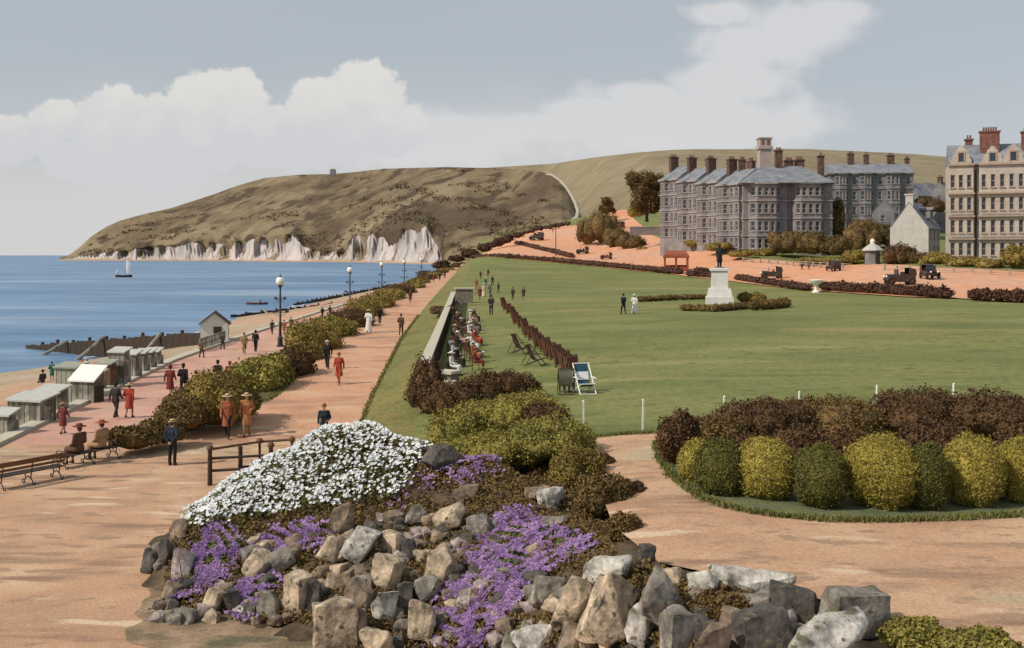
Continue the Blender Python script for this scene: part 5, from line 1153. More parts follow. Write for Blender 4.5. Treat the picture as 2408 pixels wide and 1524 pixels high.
# ivy covered return and the second terrace
shrub('ivy', 'dark ivy covering the right hand return of the corner hotel', 'climber', Vector((Pc.x+23.2, 244.5, Pc.z)), 2.6, 3.5, 13.5, M['f_tree'], 2600, .55, 6)
P2 = W(1950,552,300); w2 = 24.5
pts = [(0,0)]+bay(1.5,6,1.3)+bay(8.8,13.2,1.3)+bay(16.5,21.5,1.3)+[(w2,0),(w2,12)]
building('terrace_block', 'mauve grey terrace block with three bays behind the corner hotel', (P2.x, P2.y, P2.z), -6, [(0,12)]+pts, 4, 4.6, [0,0,1,2,1,1,1,2,1,1,1,2,1,1,2][:len(pts)], M['stucco2'], M['stucco2'], lean(0,w2,0,5,11,3.4,bays=[(1.5,6,1.3),(8.8,13.2,1.3),(16.5,21.5,1.3)]), [(7.4,5,19.5,24.6,1.8,1.2,3),(12,5,19.5,24.2,1.4,1.2,2),(19.2,5,19.5,24.0,2.0,1.2,3),(24,5,19,23,1.2,1.2,2)], ww=1.1, base=8)
def gable_house(name, label, loc, rot, w, L, h, rise, wm, fr, side, dormer=False, chim=True, base=3, chm='darkbrick', group=None):
    """gable end at y=0 (width w), ridge running back along +y; fr / side = windows per floor on the gable / on the +x side"""
    t = thing(name, label, 'house', loc, R(rot), group); wall = MB(); ws = []
    nf = 2 if h < 6.5 else 2; fh = h/nf
    rr = [(f*fh, f*fh+fh*.3, f*fh+fh*.8, (f+1)*fh) for f in range(nf)]
    for a, b, k in (((0,0),(w,0),fr),((w,0),(w,L),side),((w,L),(0,L),0),((0,L),(0,0),0)):
        l_ = math.hypot(b[0]-a[0], b[1]-a[1]); facade(wall, ws, a, b, rr, [l_*(i+.5)/k for i in range(k)], .95)
        wall.add([(a[0],a[1],-base),(b[0],b[1],-base),(b[0],b[1],0),(a[0],a[1],0)], [(0,1,2,3)])
    wall.add([(0,0,h),(w,0,h),(w/2,0,h+rise)], [(0,1,2)]); wall.add([(0,L,h),(w,L,h),(w/2,L,h+rise)], [(1,0,2)])
    wall.build('wall', wm, t)
    for q in ws: q.build('window', [M['sash'], M['glass'], M['trim'], M['blind']], t)
    rm = MB(); o = .25; e = rise/(w/2)
    for s in (0,1):
        xo = -o if s == 0 else w+o; v = [(w/2,-.1,h+rise+.03),(xo,-.1,h-e*o+.03),(xo,L+.3,h-e*o+.03),(w/2,L+.3,h+rise+.03)]
        rm.add(v+[(x,y,z+.14) for x,y,z in v], [(0,1,2,3),(7,6,5,4),(0,4,5,1),(1,5,6,2),(2,6,7,3)])
    rf = rm.build('roof', M['slate'], t)
    if chim: c = MB(); chimney(c, w/2, .6, h+rise-1, h+rise+1.5, 1.5, .9, 2); c.build('chimney', [wm if chim == 2 else M[chm], M['brick']], rf)
    if dormer:
        d = MB(); y = L*.5; x = w*.72; d.box((x,y,h+rise*.55), (w*.42,1.8,1.7)); d.add([(x-w*.25,y-1.1,h+rise*.55+.86),(x+w*.27,y-1.1,h+rise*.55+.86),(x+w*.27,y+1.1,h+rise*.55+.86),(x-w*.25,y+1.1,h+rise*.55+.86),(x-w*.25,y,h+rise*.55+1.5),(x+w*.27,y,h+rise*.55+1.5)], [(0,1,5,4),(2,3,4,5),(1,2,5),(0,4,3)]); d.build('dormer', M['stucco2'], rf)
    return t
Pw = W(2093,606,206)
gable_house('gabled_house', 'pale gabled house with a blank white end wall beside the cream hotel', (Pw.x, Pw.y, Pw.z), -38, 7.6, 8.4, 6.1, 5.2, M['housegrey'], 0, 3, True, 2)
Pq = W(2050,560,262); gable_house('gabled_house', 'small house with a pale gable half hidden behind the trees', (Pq.x, Pq.y, Pq.z), -30, 5.6, 7, 6.6, 3.2, M['stucco2'], 1, 1, chim=False, base=2)
for i, (px, py, Y, rot, lb) in enumerate([(2112,505,330,-50,'slate roofed house on the slope behind the mauve terrace, left one'),(2150,500,345,-40,'slate roofed house on the slope behind the mauve terrace, middle one'),(2186,500,340,-55,'slate roofed house on the slope nearest the cream hotel')]):
    q = W(px, py, Y); gable_house('slate_house', lb, q, rot, 7, 9, 6.2, 4, M['stucco2'], 1, 2, chim=i != 1, base=8, group='slate roofed houses on the slope')
# cream hotel at the right edge
Pr = W(2231,615,190); k = 190/F; wa, wg, wb = 4.3, 1.0, 7.9
t = thing('cream_hotel', 'tall cream hotel with shaped gables and red chimneys at the right edge', 'building', Pr, R(-20)); wall = MB(); ws = []; corn = MB()
fh = 4.3; nf = 4; H = nf*fh+1.2
def seg(p0, p1, n, ww): 
    L = math.hypot(p1[0]-p0[0], p1[1]-p0[1]); rr = [(-3,-3,-3,0)]+[(f*fh, f*fh+fh*.27, f*fh+fh*.83, (f+1)*fh) for f in range(nf)]
    facade(wall, ws, p0, p1, rr[1:], [L*(i+.5)/n for i in range(n)] if n else [], ww); wall.add([(p0[0],p0[1],-3),(p1[0],p1[1],-3),(p1[0],p1[1],0),(p0[0],p0[1],0)], [(0,1,2,3)]); wall.add([(p0[0],p0[1],nf*fh),(p1[0],p1[1],nf*fh),(p1[0],p1[1],H),(p0[0],p0[1],H)], [(0,1,2,3)])
out = [(0,9),(0,0),(wa,0),(wa,1.2),(wa+wg,1.2),(wa+wg,0),(wa+wg+wb,0),(wa+wg+wb,1.5),(wa+wg+wb+6,1.5),(wa+wg+wb+6,10)]
for a_, b_, n_ in zip(out[:-1], out[1:], [2,3,0,0,0,5,0,2,0]): seg(a_, b_, n_, .78)
def shaped(x0, x1, y, z, hgt, ww):
    c = (x0+x1)/2; w = x1-x0; pr = [(0,0),(0,.25),(.06,.3),(.1,.5),(.22,.56),(.27,.78),(.36,.84),(.42,.97),(.5,1.0)]
    L_ = [(x0+w*a, z+hgt*b) for a, b in pr]; Rr = [(x1-w*a, z+hgt*b) for a, b in pr[:-1]][::-1]; o_ = L_+Rr; n = len(o_)
    wall.add([(a, y-.12, b) for a, b in o_]+[(a, y+.45, b) for a, b in o_], [tuple(range(n-1,-1,-1)), tuple(range(n,2*n))]+[(i,(i+1)%n,n+(i+1)%n,n+i) for i in range(n)])
    w_ = MB(); w_.box((c, y-.15, z+hgt*.38), (ww,.12,hgt*.42), 0, 1); w_.box((c-ww*.62,y-.17,z+hgt*.38),(ww*.22,.16,hgt*.46),0,2); w_.box((c+ww*.62,y-.17,z+hgt*.38),(ww*.22,.16,hgt*.46),0,2); w_.box((c,y-.17,z+hgt*.64),(ww*1.5,.18,hgt*.08),0,2); ws.append(w_)
shaped(.35, wa-.35, 0, H, 3.7, .9); shaped(wa+wg+.4, wa+wg+wb*.52, 0, H, 3.4, 1.0); shaped(wa+wg+wb*.5, wa+wg+wb-.3, 0, H, 3.6, 1.0)
wall.build('wall', M['cream'], t)
for f in range(1, nf): band(corn, out[1:3], f*fh, .32, .5); band(corn, out[5:7], f*fh, .32, .6)
band(corn, out[1:3], H, .35, .4); band(corn, out[5:7], H, .4, .45); band(corn, out[7:9], H-.8, .4, .4); corn.build('cornice', M['creamtrim'], t)
for q in ws: q.build('window', [M['creamtrim'], M['glass'], M['creamtrim'], M['blind']], t)
for (a_, b_) in ((out[1],out[2]),(out[5],out[6])):
    for f in (1,2): 
        mb = MB(); L = b_[0]-a_[0]
        for z in (.45,.95): mb.box(((a_[0]+b_[0])/2, -.55, f*fh+z), (L,.06,.07))
        for i in range(int(L/.3)+1): mb.box((a_[0]+L*i/int(L/.3), -.55, f*fh+.55), (.05,.05,.85))
        mb.build('balcony', M['trim'], t)
mb = MB(); mb.box((wa+wg/2, 1.05, H/2-1), (.3,.25,H)); mb.build('drainpipe', M['iron'], t)
rm = MB(); lean(0, wa+wg+wb+6, .3, 5, 9.5, 4.2)(rm, H); rf = rm.build('roof', M['slate'], t)
for (x, y, z0, z1, w, d, n) in [(wa+wg+2.1,3.4,H+1.5,H+6.3,3.4,1.3,6),(wa+wg+wb+.9,3.6,H,H+6.0,2.4,1.3,4),(wa-.3,6,H+2,H+5.2,1.3,1.2,2)]:
    c = MB(); chimney(c, x, y, z0, z1, w, d, n); c.build('chimney', [M['brick'], M['brick']], rf)
# domed lodge
P = g(2052,622); t = thing('garden_lodge', 'small round stone lodge with a conical roof and white finial', 'lodge', (P.x, P.y, P.z-.3)); 
mb = MB(); mb.lathe([(1.75,0),(1.7,.5),(1.55,.55),(1.5,3.0),(1.6,3.05)], 8); mb.build('wall', M['stucco2'], t); mb = MB(); mb.box((.4,-1.45,1.3), (.85,.25,2.2)); mb.build('door', M['wood_dark'], t)
mb = MB(); mb.lathe([(2.1,3.02),(2.05,3.2),(1.3,3.9),(.6,4.3),(.35,4.4),(.01,4.4)], 8); mb.build('roof', M['roofgrey'], t); mb = MB(); mb.lathe([(.42,4.38),(.42,4.6),(.5,4.9),(.35,5.25),(.02,5.4)], 10); mb.build('finial', M['white'], t)
# red shelter
P = g(1590,640); t = thing('road_shelter', 'red brown open shelter with a curved roof beside the road', 'shelter', P, R(-8)); wd, dp, hh = 5.0, 2.6, 3.6
for x in (-wd/2,0,wd/2):
    for y in (-dp/2,dp/2): mb = MB(); mb.box((x,y,hh/2-.3), (.42,.38,hh+.6)); mb.build('post', M['shelterred'], t)
mb = MB(); mb.box((0,dp/2-.2,.8), (wd-.4,.1,1.6)); mb.box((0,-dp/2+.25,.6),(wd-.4,.08,1.2)); mb.build('panel', M['shelterred'], t)
mb = MB(); mb.box((0,-dp/4,.48), (wd-.5,.5,.07)); mb.build('seat', M['wood'], t)
mb = MB(); n = 10; v = []
for i in range(n+1):
    a_ = math.pi*i/n; q_ = (wd/2+.4)*(1-.3*math.sin(a_)); v += [(-q_, -(dp/2+.35)*math.cos(a_), hh+1.25*math.sin(a_)), (q_, -(dp/2+.35)*math.cos(a_), hh+1.25*math.sin(a_))]
mb.add(v, [(2*i,2*i+1,2*i+3,2*i+2) for i in range(n)]+[tuple(range(0,2*n+2,2)), tuple(range(2*n+1,0,-2))]); mb.box((0,0,hh-.2), (wd+.8,dp+.7,.5)); mb.build('roof', M['shelterred'], t)
# road wall with posts
for i, (pts, lb) in enumerate([([(1748,617),(1850,624),(2000,633)],'left'),([(2080,637),(2200,642),(2420,651)],'right')]):
    Ps = [g(*p) for p in pts]; o0 = Ps[0]; t = thing('road_railing', 'low pale road railing with small posts in front of the gardens, %s length' % lb, 'railing', o0, 0, 'railings along the far road'); mw = MB(); 
    for a_, b_ in zip(Ps[:-1], Ps[1:]):
        d = b_-a_; L = d.length; ang = math.atan2(d.y, d.x); n = int(L/2.6)
        for z in (.95,.5): q = (a_+b_)/2-o0; mw.tube(a_-o0+Vector((0,0,z)), b_-o0+Vector((0,0,z)), .07, .07, 6)
        for j in range(n): q = a_+d*(j/n)-o0; mp = MB(); mp.box((q.x,q.y,q.z+.45), (.28,.28,1.3), ang); mp.build('post', M['trim'], t)
    mw.build('rail', M['creamtrim'], t)
t = thing('stone_urn', 'white stone drinking fountain in the gap of the far hedge', 'fountain', g(1919,688)); mb = MB(); mb.lathe([(.55,-.2),(.55,.15),(.3,.3),(.22,.9),(.35,1.1),(.8,1.35),(1.0,1.75),(.95,1.8),(.6,1.5),(.01,1.45)], 14); mb.build('basin', M['white'], t, smooth=True)
# thin lamp on the orange road and a telegraph pole
for px, py, Y, h, lb in ((1307,607,305,9.6,'tall thin dark pole on the orange road'),(1428,566,390,8,'thin far pole by the climbing road')):
    P = W(px, py, Y); t = thing('road_pole', lb, 'pole', P, 0, 'poles on the climbing road'); mb = MB(); mb.tube((0,0,-1),(0,0,h),.17,.1,8); mb.build('shaft', M['wood_dark'], t); mb = MB(); mb.box((0,0,h*.94),(1.3,.12,.12)); mb.build('crossarm', M['wood_dark'], t)

# ------------------------------------------------------------------ vehicles
def car(label, P, rot, body, hood=True, sc=1.):
    t = thing('motor_car', label, 'car', P, R(rot), 'old motor cars and carriages on the far roads'); t.scale = (sc,)*3
    mb = MB(); mb.box((-1.15,0,.78), (1.0,.78,.5)); mb.lathe([(.39,-1.65),(.39,-.65)], 12, (0,0,1.0), M=Matrix.Rotation(R(90),3,'Y') @ Matrix.Scale(.7,3,(1,0,0)))
    mb.add([(-.65,-.72,.5),(-.65,.72,.5),(1.5,.72,.5),(1.5,-.72,.5),(-.65,-.75,1.15),(-.65,.75,1.15),(1.6,.75,1.2),(1.6,-.75,1.2)], [(3,2,1,0),(0,1,5,4),(1,2,6,5),(2,3,7,6),(3,0,4,7)]); mb.build('body', body, t, smooth=True)
    for x in (-1.2,1.15):
        for y in (-.78,.78):
            w = MB(); Mx = Matrix.Rotation(R(90),3,'X'); w.lathe([(.43,-.06),(.46,0),(.43,.06),(.34,.06),(.34,-.06),(.43,-.06)], 16, (x,y,.45), M=Mx); wh = w.build('wheel', M['tyre'], t)
            w = MB()
            for k_ in range(5): a_ = math.pi*k_/5; w.tube((x-.35*math.cos(a_),y,.45-.35*math.sin(a_)),(x+.35*math.cos(a_),y,.45+.35*math.sin(a_)),.025,.025,5)
            w.lathe([(.09,-.08),(.09,.08)],8,(x,y,.45),M=Mx); w.build('spokes', M['wood'], wh)
    for y in (-.78,.78):
        f_ = MB(); f_.path([(-1.75,y,.55),(-1.5,y,.9),(-1.1,y,.96),(-.75,y,.7),(-.55,y,.42),(.55,y,.42),(.75,y,.75),(1.15,y,.98),(1.55,y,.85)], .09, 6); f_.build('mudguard', M['carblack'], t)
        l_ = MB(); l_.sph((-1.72,y*.6,1.0), .13, 8); l_.build('headlight', M['globe'], t)
    if hood:
        h_ = MB(); h_.add([(.1,-.76,1.95),(.1,.76,1.95),(.75,.78,2.05),(.75,-.78,2.05),(1.55,.76,1.9),(1.55,-.76,1.9),(1.72,.75,1.2),(1.72,-.75,1.2),(.75,.78,1.2),(.75,-.78,1.2)], [(0,3,2,1),(3,5,4,2),(5,7,6,4),(2,4,6,8),(3,9,7,5)]); h_.build('hood', M['carblack'], t)
        s_ = MB(); s_.box((-.5,0,1.5), (.06,1.3,.7)); s_.build('windscreen', M['glass'], t)
    s_ = MB(); s_.box((-.05,0,.95), (.5,1.2,.3)); s_.box((.25,0,1.25), (.16,1.2,.6)); s_.box((1.0,0,.95),(.5,1.2,.3)); s_.box((1.3,0,1.25),(.16,1.2,.6)); s_.build('seat', M['leather'], t)
    return t
for (px, py, rot, m, lb, sc) in [(1815,657,-8,'carblack','dark hooded motor car on the far road just right of the statue',1.1),(2117,672,-4,'carblack','dark hooded motor car on the far road in front of the white house',1.25),(1960,639,-85,'carblack','dark upright car seen end on, by the railing left of the lodge',1.0),(2186,658,88,'carblack','dark upright car seen end on, in front of the cream hotel',1.15),
      (1570,574,-50,'carblack','black car on the climbing road below the terrace',1.15),(1457,537,-60,'carred','dark car far up the climbing road',1.3),(1262,566,-30,'carblack','dark car on the orange road at left',1.5),(1370,598,-12,'carblack','dark car on the lower left road beside the tall hedge',1.15),(1426,611,-8,'carred','maroon car on the lower left road',1.0)]:
    P = g(px, py); car(lb, P+Vector((0,0,.13)), rot, M[m], True, sc)
P = g(2103,671); person('driver in dark coat sitting at the front of the car near the white house', P+Vector((.5,0,.75)), -94, 'suit', 'charcoal', 'black', 'bowler', 'black', 'sit', 1.1)

# ------------------------------------------------------------------ trees and garden bushes by the houses
TG = 'trees and bushes among the houses'
tree('tree', 'tall dark tree left of the grey terrace', W(1521,517,288), 11.5, 15, M['f_tree'], 8500, .55, .04, TG, 12)
tree('tree', 'round tree at the top of the climbing road', W(1428,512,425), 8, 9, M['f_tree'], 1800, .8, .15, TG)
for i, (px, py, Y, w, h, m, lb) in enumerate([(1385,575,345,11,9.5,'f_tree','bushy tree between the two roads, left one'),(1412,575,340,13,12.5,'f_tree','tallest bushy tree between the two roads'),(1450,585,325,11,8,'f_tree','bushy tree between the two roads, middle right'),(1485,592,310,11,6,'f_tree','low bushy tree at the right tip between the roads'),(1515,597,300,6,2.6,'f_hedge','low flat bush at the tip of the bank between the roads'),
      (1500,510,300,7,5.5,'f_hedge','lower green bush under the tall dark tree'),(1855,598,232,11,6.2,'f_tree','dark bush mass against the corner hotel, left part'),(1905,600,230,11,6.0,'f_tree','dark bush mass against the corner hotel, middle part'),(1955,602,228,9,5.0,'f_tree','dark bush mass against the corner hotel, right part'),(1800,602,236,6,2.2,'f_hedge','low green bush at the foot of the corner hotel'),
      (2035,590,235,10,8.5,'f_tree','dark tree behind the round lodge'),(2075,580,240,7,6,'f_tree','dark tree behind the left of the white gabled house'),(2012,612,205,6,2.4,'f_hedge','green bush left of the round lodge'),(2118,622,190,6.4,4.4,'f_brown','russet bush in front of the white gabled house'),(2165,622,188,6,2.6,'f_brown','low russet bush beside the white gabled house'),
      (2200,622,186,6,2.8,'f_hedge','low green bush before the grey house front'),(2260,630,180,7,2.4,'f_hedge','green bush before the left of the cream hotel'),(2320,632,178,7,2.3,'f_hedge','green bush before the middle of the cream hotel'),(2392,632,176,6,4.6,'f_hedge','taller bush at the right edge before the cream hotel'),(2185,500,300,11,5,'f_brown','brown tree between the slate roofs and the cream hotel'),
      (1690,590,245,8,2.6,'f_hedge','low hedge bush below the terrace, right one'),(1650,580,262,9,2.8,'f_hedge','low hedge bush below the terrace, middle one'),(1610,572,282,8,2.6,'f_hedge','low hedge bush below the terrace, left one'),(1745,602,232,7,1.8,'f_hedge','low hedge bush at the corner by the statue head'),(1920,616,212,12,1.4,'f_hedge','strip of low green plants behind the road railing, left'),(1985,619,206,11,1.6,'f_hedge','strip of low green plants behind the road railing, right')]):
    shrub('bush' if h < 6 else 'tree', lb, 'bush' if h < 6 else 'tree', W(px, py, Y)-Vector((0,0,.4)), w/2, w*.42, h, M[m], 1500 if h > 4 else 800, .45, 7, TG, shell=.45, lump=.24)
t = thing('garden_wall', 'low pale garden wall left of the terrace beneath the tall tree', 'wall', W(1520,545,300)); mb = MB(); mb.box((0,0,.2), (10,.5,2.4)); mb.build('wall', M['stucco'], t); mb = MB(); mb.box((0,0,1.5), (10.3,.7,.2)); mb.build('coping', M['coping'], t)
# ------------------------------------------------------------------ rockery: stones, flowers, shrubs
def rock_mesh(seed, w, d, h, square=.5):
    r = random.Random(seed); bm = bmesh.new()
    for i in (-1,1):
        for j in (-1,1):
            for k in (-1,1):
                s = .5*(1-(1-square)*r.uniform(0,.9)); bm.verts.new((i*w*s*r.uniform(.7,1.1), j*d*s*r.uniform(.75,1.05), k*h*s*r.uniform(.8,1.05)))
    for _ in range(9):
        a, b = r.uniform(0,6.283), r.uniform(-1,1); q = math.sqrt(1-b*b); bm.verts.new((w*.52*q*math.cos(a), d*.52*q*math.sin(a), h*.52*b))
    res = bmesh.ops.convex_hull(bm, input=bm.verts[:])
    bmesh.ops.delete(bm, geom=[v for v in bm.verts if not v.link_faces], context='VERTS')
    bmesh.ops.dissolve_limit(bm, angle_limit=R(9), verts=bm.verts[:], edges=bm.edges[:])
    m = min(w, d, h); bmesh.ops.bevel(bm, geom=bm.edges[:], offset=m*.045, segments=2, profile=.6, affect='EDGES')
    bmesh.ops.triangulate(bm, faces=bm.faces[:]); 
    for it in range(2):
        L = [e for e in bm.edges if e.calc_length() > m*(.3 if it == 0 else .18)]; bmesh.ops.subdivide_edges(bm, edges=L, cuts=1)
        bmesh.ops.triangulate(bm, faces=[f for f in bm.faces if len(f.verts) > 3])
    o = Vector((seed*3.1, seed*1.7, 0)); bm.normal_update()
    for v in bm.verts:
        p = v.co/m; k = mnoise.noise(p*1.6+o)*.075+mnoise.noise(p*4+o)*.05+mnoise.noise(Vector((p.x*2,p.y*2,p.z*7))+o)*.025
        v.co += v.normal*k*m
    me = bpy.data.meshes.new('rock'); bm.to_mesh(me); bm.free(); me.polygons.foreach_set('use_smooth', [True]*len(me.polygons)); me.set_sharp_from_angle(angle=R(32)); return me
RK = [  # px, base, width, height, material, tilt, label
 (350,1349,44,54,'dark',-4,'dark slab stone standing at the far left foot of the rockery'),
 (388,1334,34,58,'dark',4,'narrow dark stone second from the left foot of the rockery'),
 (417,1274,44,44,'brown',-10,'brown block at the left tip of the white flowers'),
 (424,1372,46,70,'pink',6,'pinkish pale stone below the left tip of the white flowers'),
 (400,1420,50,46,'brown',10,'weathered brown stone at the lower left corner of the rockery'),
 (500,1444,40,54,'cream',14,'cream wedge stone at the foot under the left purple flowers'),
 (545,1448,42,60,'dark',-8,'dark stone at the foot right of the cream wedge'),
 (598,1372,66,72,'cream',22,'tan stone leaning left in the middle of the left flank'),
 (660,1352,74,52,'grey',-12,'grey stone right of the leaning tan stone'),
 (630,1458,52,54,'grey',4,'rounded grey stone at the foot beside the lower lilac flowers'),
 (698,1446,62,88,'cream',2,'tall cream stone between dark gaps at the foot of the bank'),
 (740,1440,36,70,'dark',6,'dark narrow stone right of the tall cream stone'),
 (690,1318,50,34,'brown',8,'small brown stone above the tall cream stone'),
 (800,1262,52,70,'brown',-5,'reddish upright stone under the lower edge of the white flowers'),
 (772,1328,56,58,'cream',18,'cream stone below the reddish upright stone'),
 (846,1324,64,84,'white',20,'pale pointed stone leaning right below the white flowers'),
 (922,1312,76,56,'cream',-6,'broad cream stone in the upper middle of the rockery'),
 (905,1392,66,76,'cream',8,'tall pinkish cream stone in the centre of the rockery'),
 (812,1392,44,42,'brown',-8,'small ochre stone left of the centre'),
 (780,1398,34,48,'cream',4,'small upright ochre cream stone right of the dark gap'),
 (846,1436,78,58,'brown',12,'broad brown stone above the big blocks at the foot'),
 (782,1530,90,98,'cream',0,'large squarish cream block at the bottom edge, left one'),
 (842,1520,44,84,'brown',0,'brown shaded block right of the large squarish block'),
 (900,1470,56,74,'white',8,'upright pale stone in the lower centre'),
 (890,1545,76,60,'cream',-4,'cream block at the bottom edge beneath the upright pale stone'),
 (1036,1376,66,74,'cream',16,'pinkish cream stone left of the large purple sheet'),
 (1004,1428,74,62,'grey',-10,'dark grey faceted stone beneath the pinkish cream one'),
 (985,1520,78,96,'cream',6,'large upright cream stone at the foot left of the purple trail'),
 (950,1440,44,60,'dark',0,'dark stone between the lower centre stones'),
 (960,1316,40,40,'dark',0,'dark angular stone right of the broad cream stone'),
 (1050,1252,84,54,'cream',-14,'long cream stone slanting beneath the upper purple flowers'),
 (1130,1268,70,52,'grey',-12,'grey slanting stone right of the long cream one'),
 (975,1246,40,52,'grey',20,'small grey stone at the right end of the white flowers'),
 (1038,1112,78,58,'dark',24,'dark slab with a pale edge at the top right of the white flowers'),
 (1210,1120,54,36,'grey',0,'small grey stone at the crest right of the upper purple flowers'),
 (1262,1180,60,34,'brown',5,'brown stone on the crest beneath the green mound'),
 (1298,1196,72,44,'white',-8,'pale rugged stone near the heath on the right of the crest'),
 (1305,1246,70,28,'grey',-6,'flat grey stone under the pale rugged one'),
 (1095,1180,60,34,'brown',0,'brown stone amid the plants under the upper purple flowers'),
 (870,1260,46,36,'dark',0,'dark stone tucked under the white flowers near the centre'),
 (1430,1372,112,56,'white',-8,'long pale rounded stone at the left end of the path wall'),
 (1290,1428,72,68,'grey',10,'grey boulder right of the large purple sheet'),
 (1350,1498,82,126,'cream',14,'tall cream slab leaning left in the path wall'),
 (1440,1516,138,150,'cream',12,'largest cream boulder of the path wall'),
 (1346,1545,66,76,'brown',6,'brown stone at the bottom edge between the leaning slabs'),
 (1258,1550,116,70,'white',-6,'pale low boulder at the bottom edge right of the purple trail'),
 (1548,1446,104,84,'grey',-20,'grey brown curved boulder right of the largest one'),
 (1502,1530,66,92,'white',10,'upright pale stone at the foot of the grey brown boulder'),
 (1592,1545,92,100,'grey',4,'grey shadowed block at the bottom edge of the path wall'),
 (1568,1380,88,46,'cream',-14,'cream cap stone slanting at the path edge'),
 (1650,1400,82,54,'white',-12,'pale pointed stone on the path edge'),
 (1772,1402,182,54,'white',3,'long flat pale slab on top of the path wall'),
 (1760,1446,110,44,'grey',0,'grey stone directly under the long flat slab'),
 (1872,1466,112,76,'dark',6,'dark wedge stone left of the big cube stone'),
 (1800,1530,130,84,'dark',-8,'dark mottled stone below the wedge at the bottom'),
 (2014,1490,150,94,'grey',2,'big cube shaped stone at the right end of the path wall'),
 (1955,1560,230,92,'white',-3,'large white stone at the bottom edge under the cube stone'),
 (1730,1500,80,56,'brown',4,'brown stone among moss in the middle of the path wall'),
 (1680,1545,90,70,'brown',-4,'brown stone at the bottom edge under the moss'),
 (1523,1336,34,50,'dark',0,'small dark upright stone at the corner of the path below the heath'),
]
for i, (px, py, w, h, m, tl, lb) in enumerate(RK):
    P = rk(px, py); k = P.y/F; ww, hh = w*k*1.1, h*k*1.26; dd = max(min(ww, hh)*.85, .25)
    me = rock_mesh(i+3, ww, dd, hh, .8 if i in (53,54,55,21,10) else .3); me.materials.append(M['st_'+m])
    o = link('rock', me, None, P+Vector((0, dd*.25, hh*.40))); o.rotation_euler = (R(random.uniform(-14,4)), R(tl*1.5), R(random.uniform(-40,40)))
    tag(o, lb, 'rock', 'stones of the path wall' if px > 1230 and py > 1320 else 'stones of the rockery')
# small filler stones tucked between the named ones
r_ = random.Random(5); nf = 0
for _ in range(5000):
    if nf >= 260: break
    px, py = r_.uniform(370,1900), r_.uniform(1220,1530)
    if py > 1470+.0*px and px < 760: continue
    if px > 1260 and py < 1395+max(0,(px-1500)*.12): continue
    if px < 1260 and py < 1290-.06*(px-370) and px < 800: continue
    if any(abs(px-a[0]) < a[2]*.36 and -6 < a[1]-py < a[3]*.55 for a in RK): continue
    P = rk(px, py)
    if P.y > 32: continue
    s = r_.uniform(.18,.46); me = rock_mesh(100+nf, s*1.2, s, s*.9); mm = r_.choice(['cream','grey','brown','brown','dark','dark','grey','pink']); me.materials.append(M['st_'+mm])
    o = link('rock', me, None, P+Vector((0,0,s*.25))); o.rotation_euler = (R(r_.uniform(-20,20)), R(r_.uniform(-20,20)), r_.uniform(0,6)); nf += 1
    tag(o, 'small nameless chunk of stone tucked between the larger stones of the bank', 'rock', 'small filler stones of the bank')
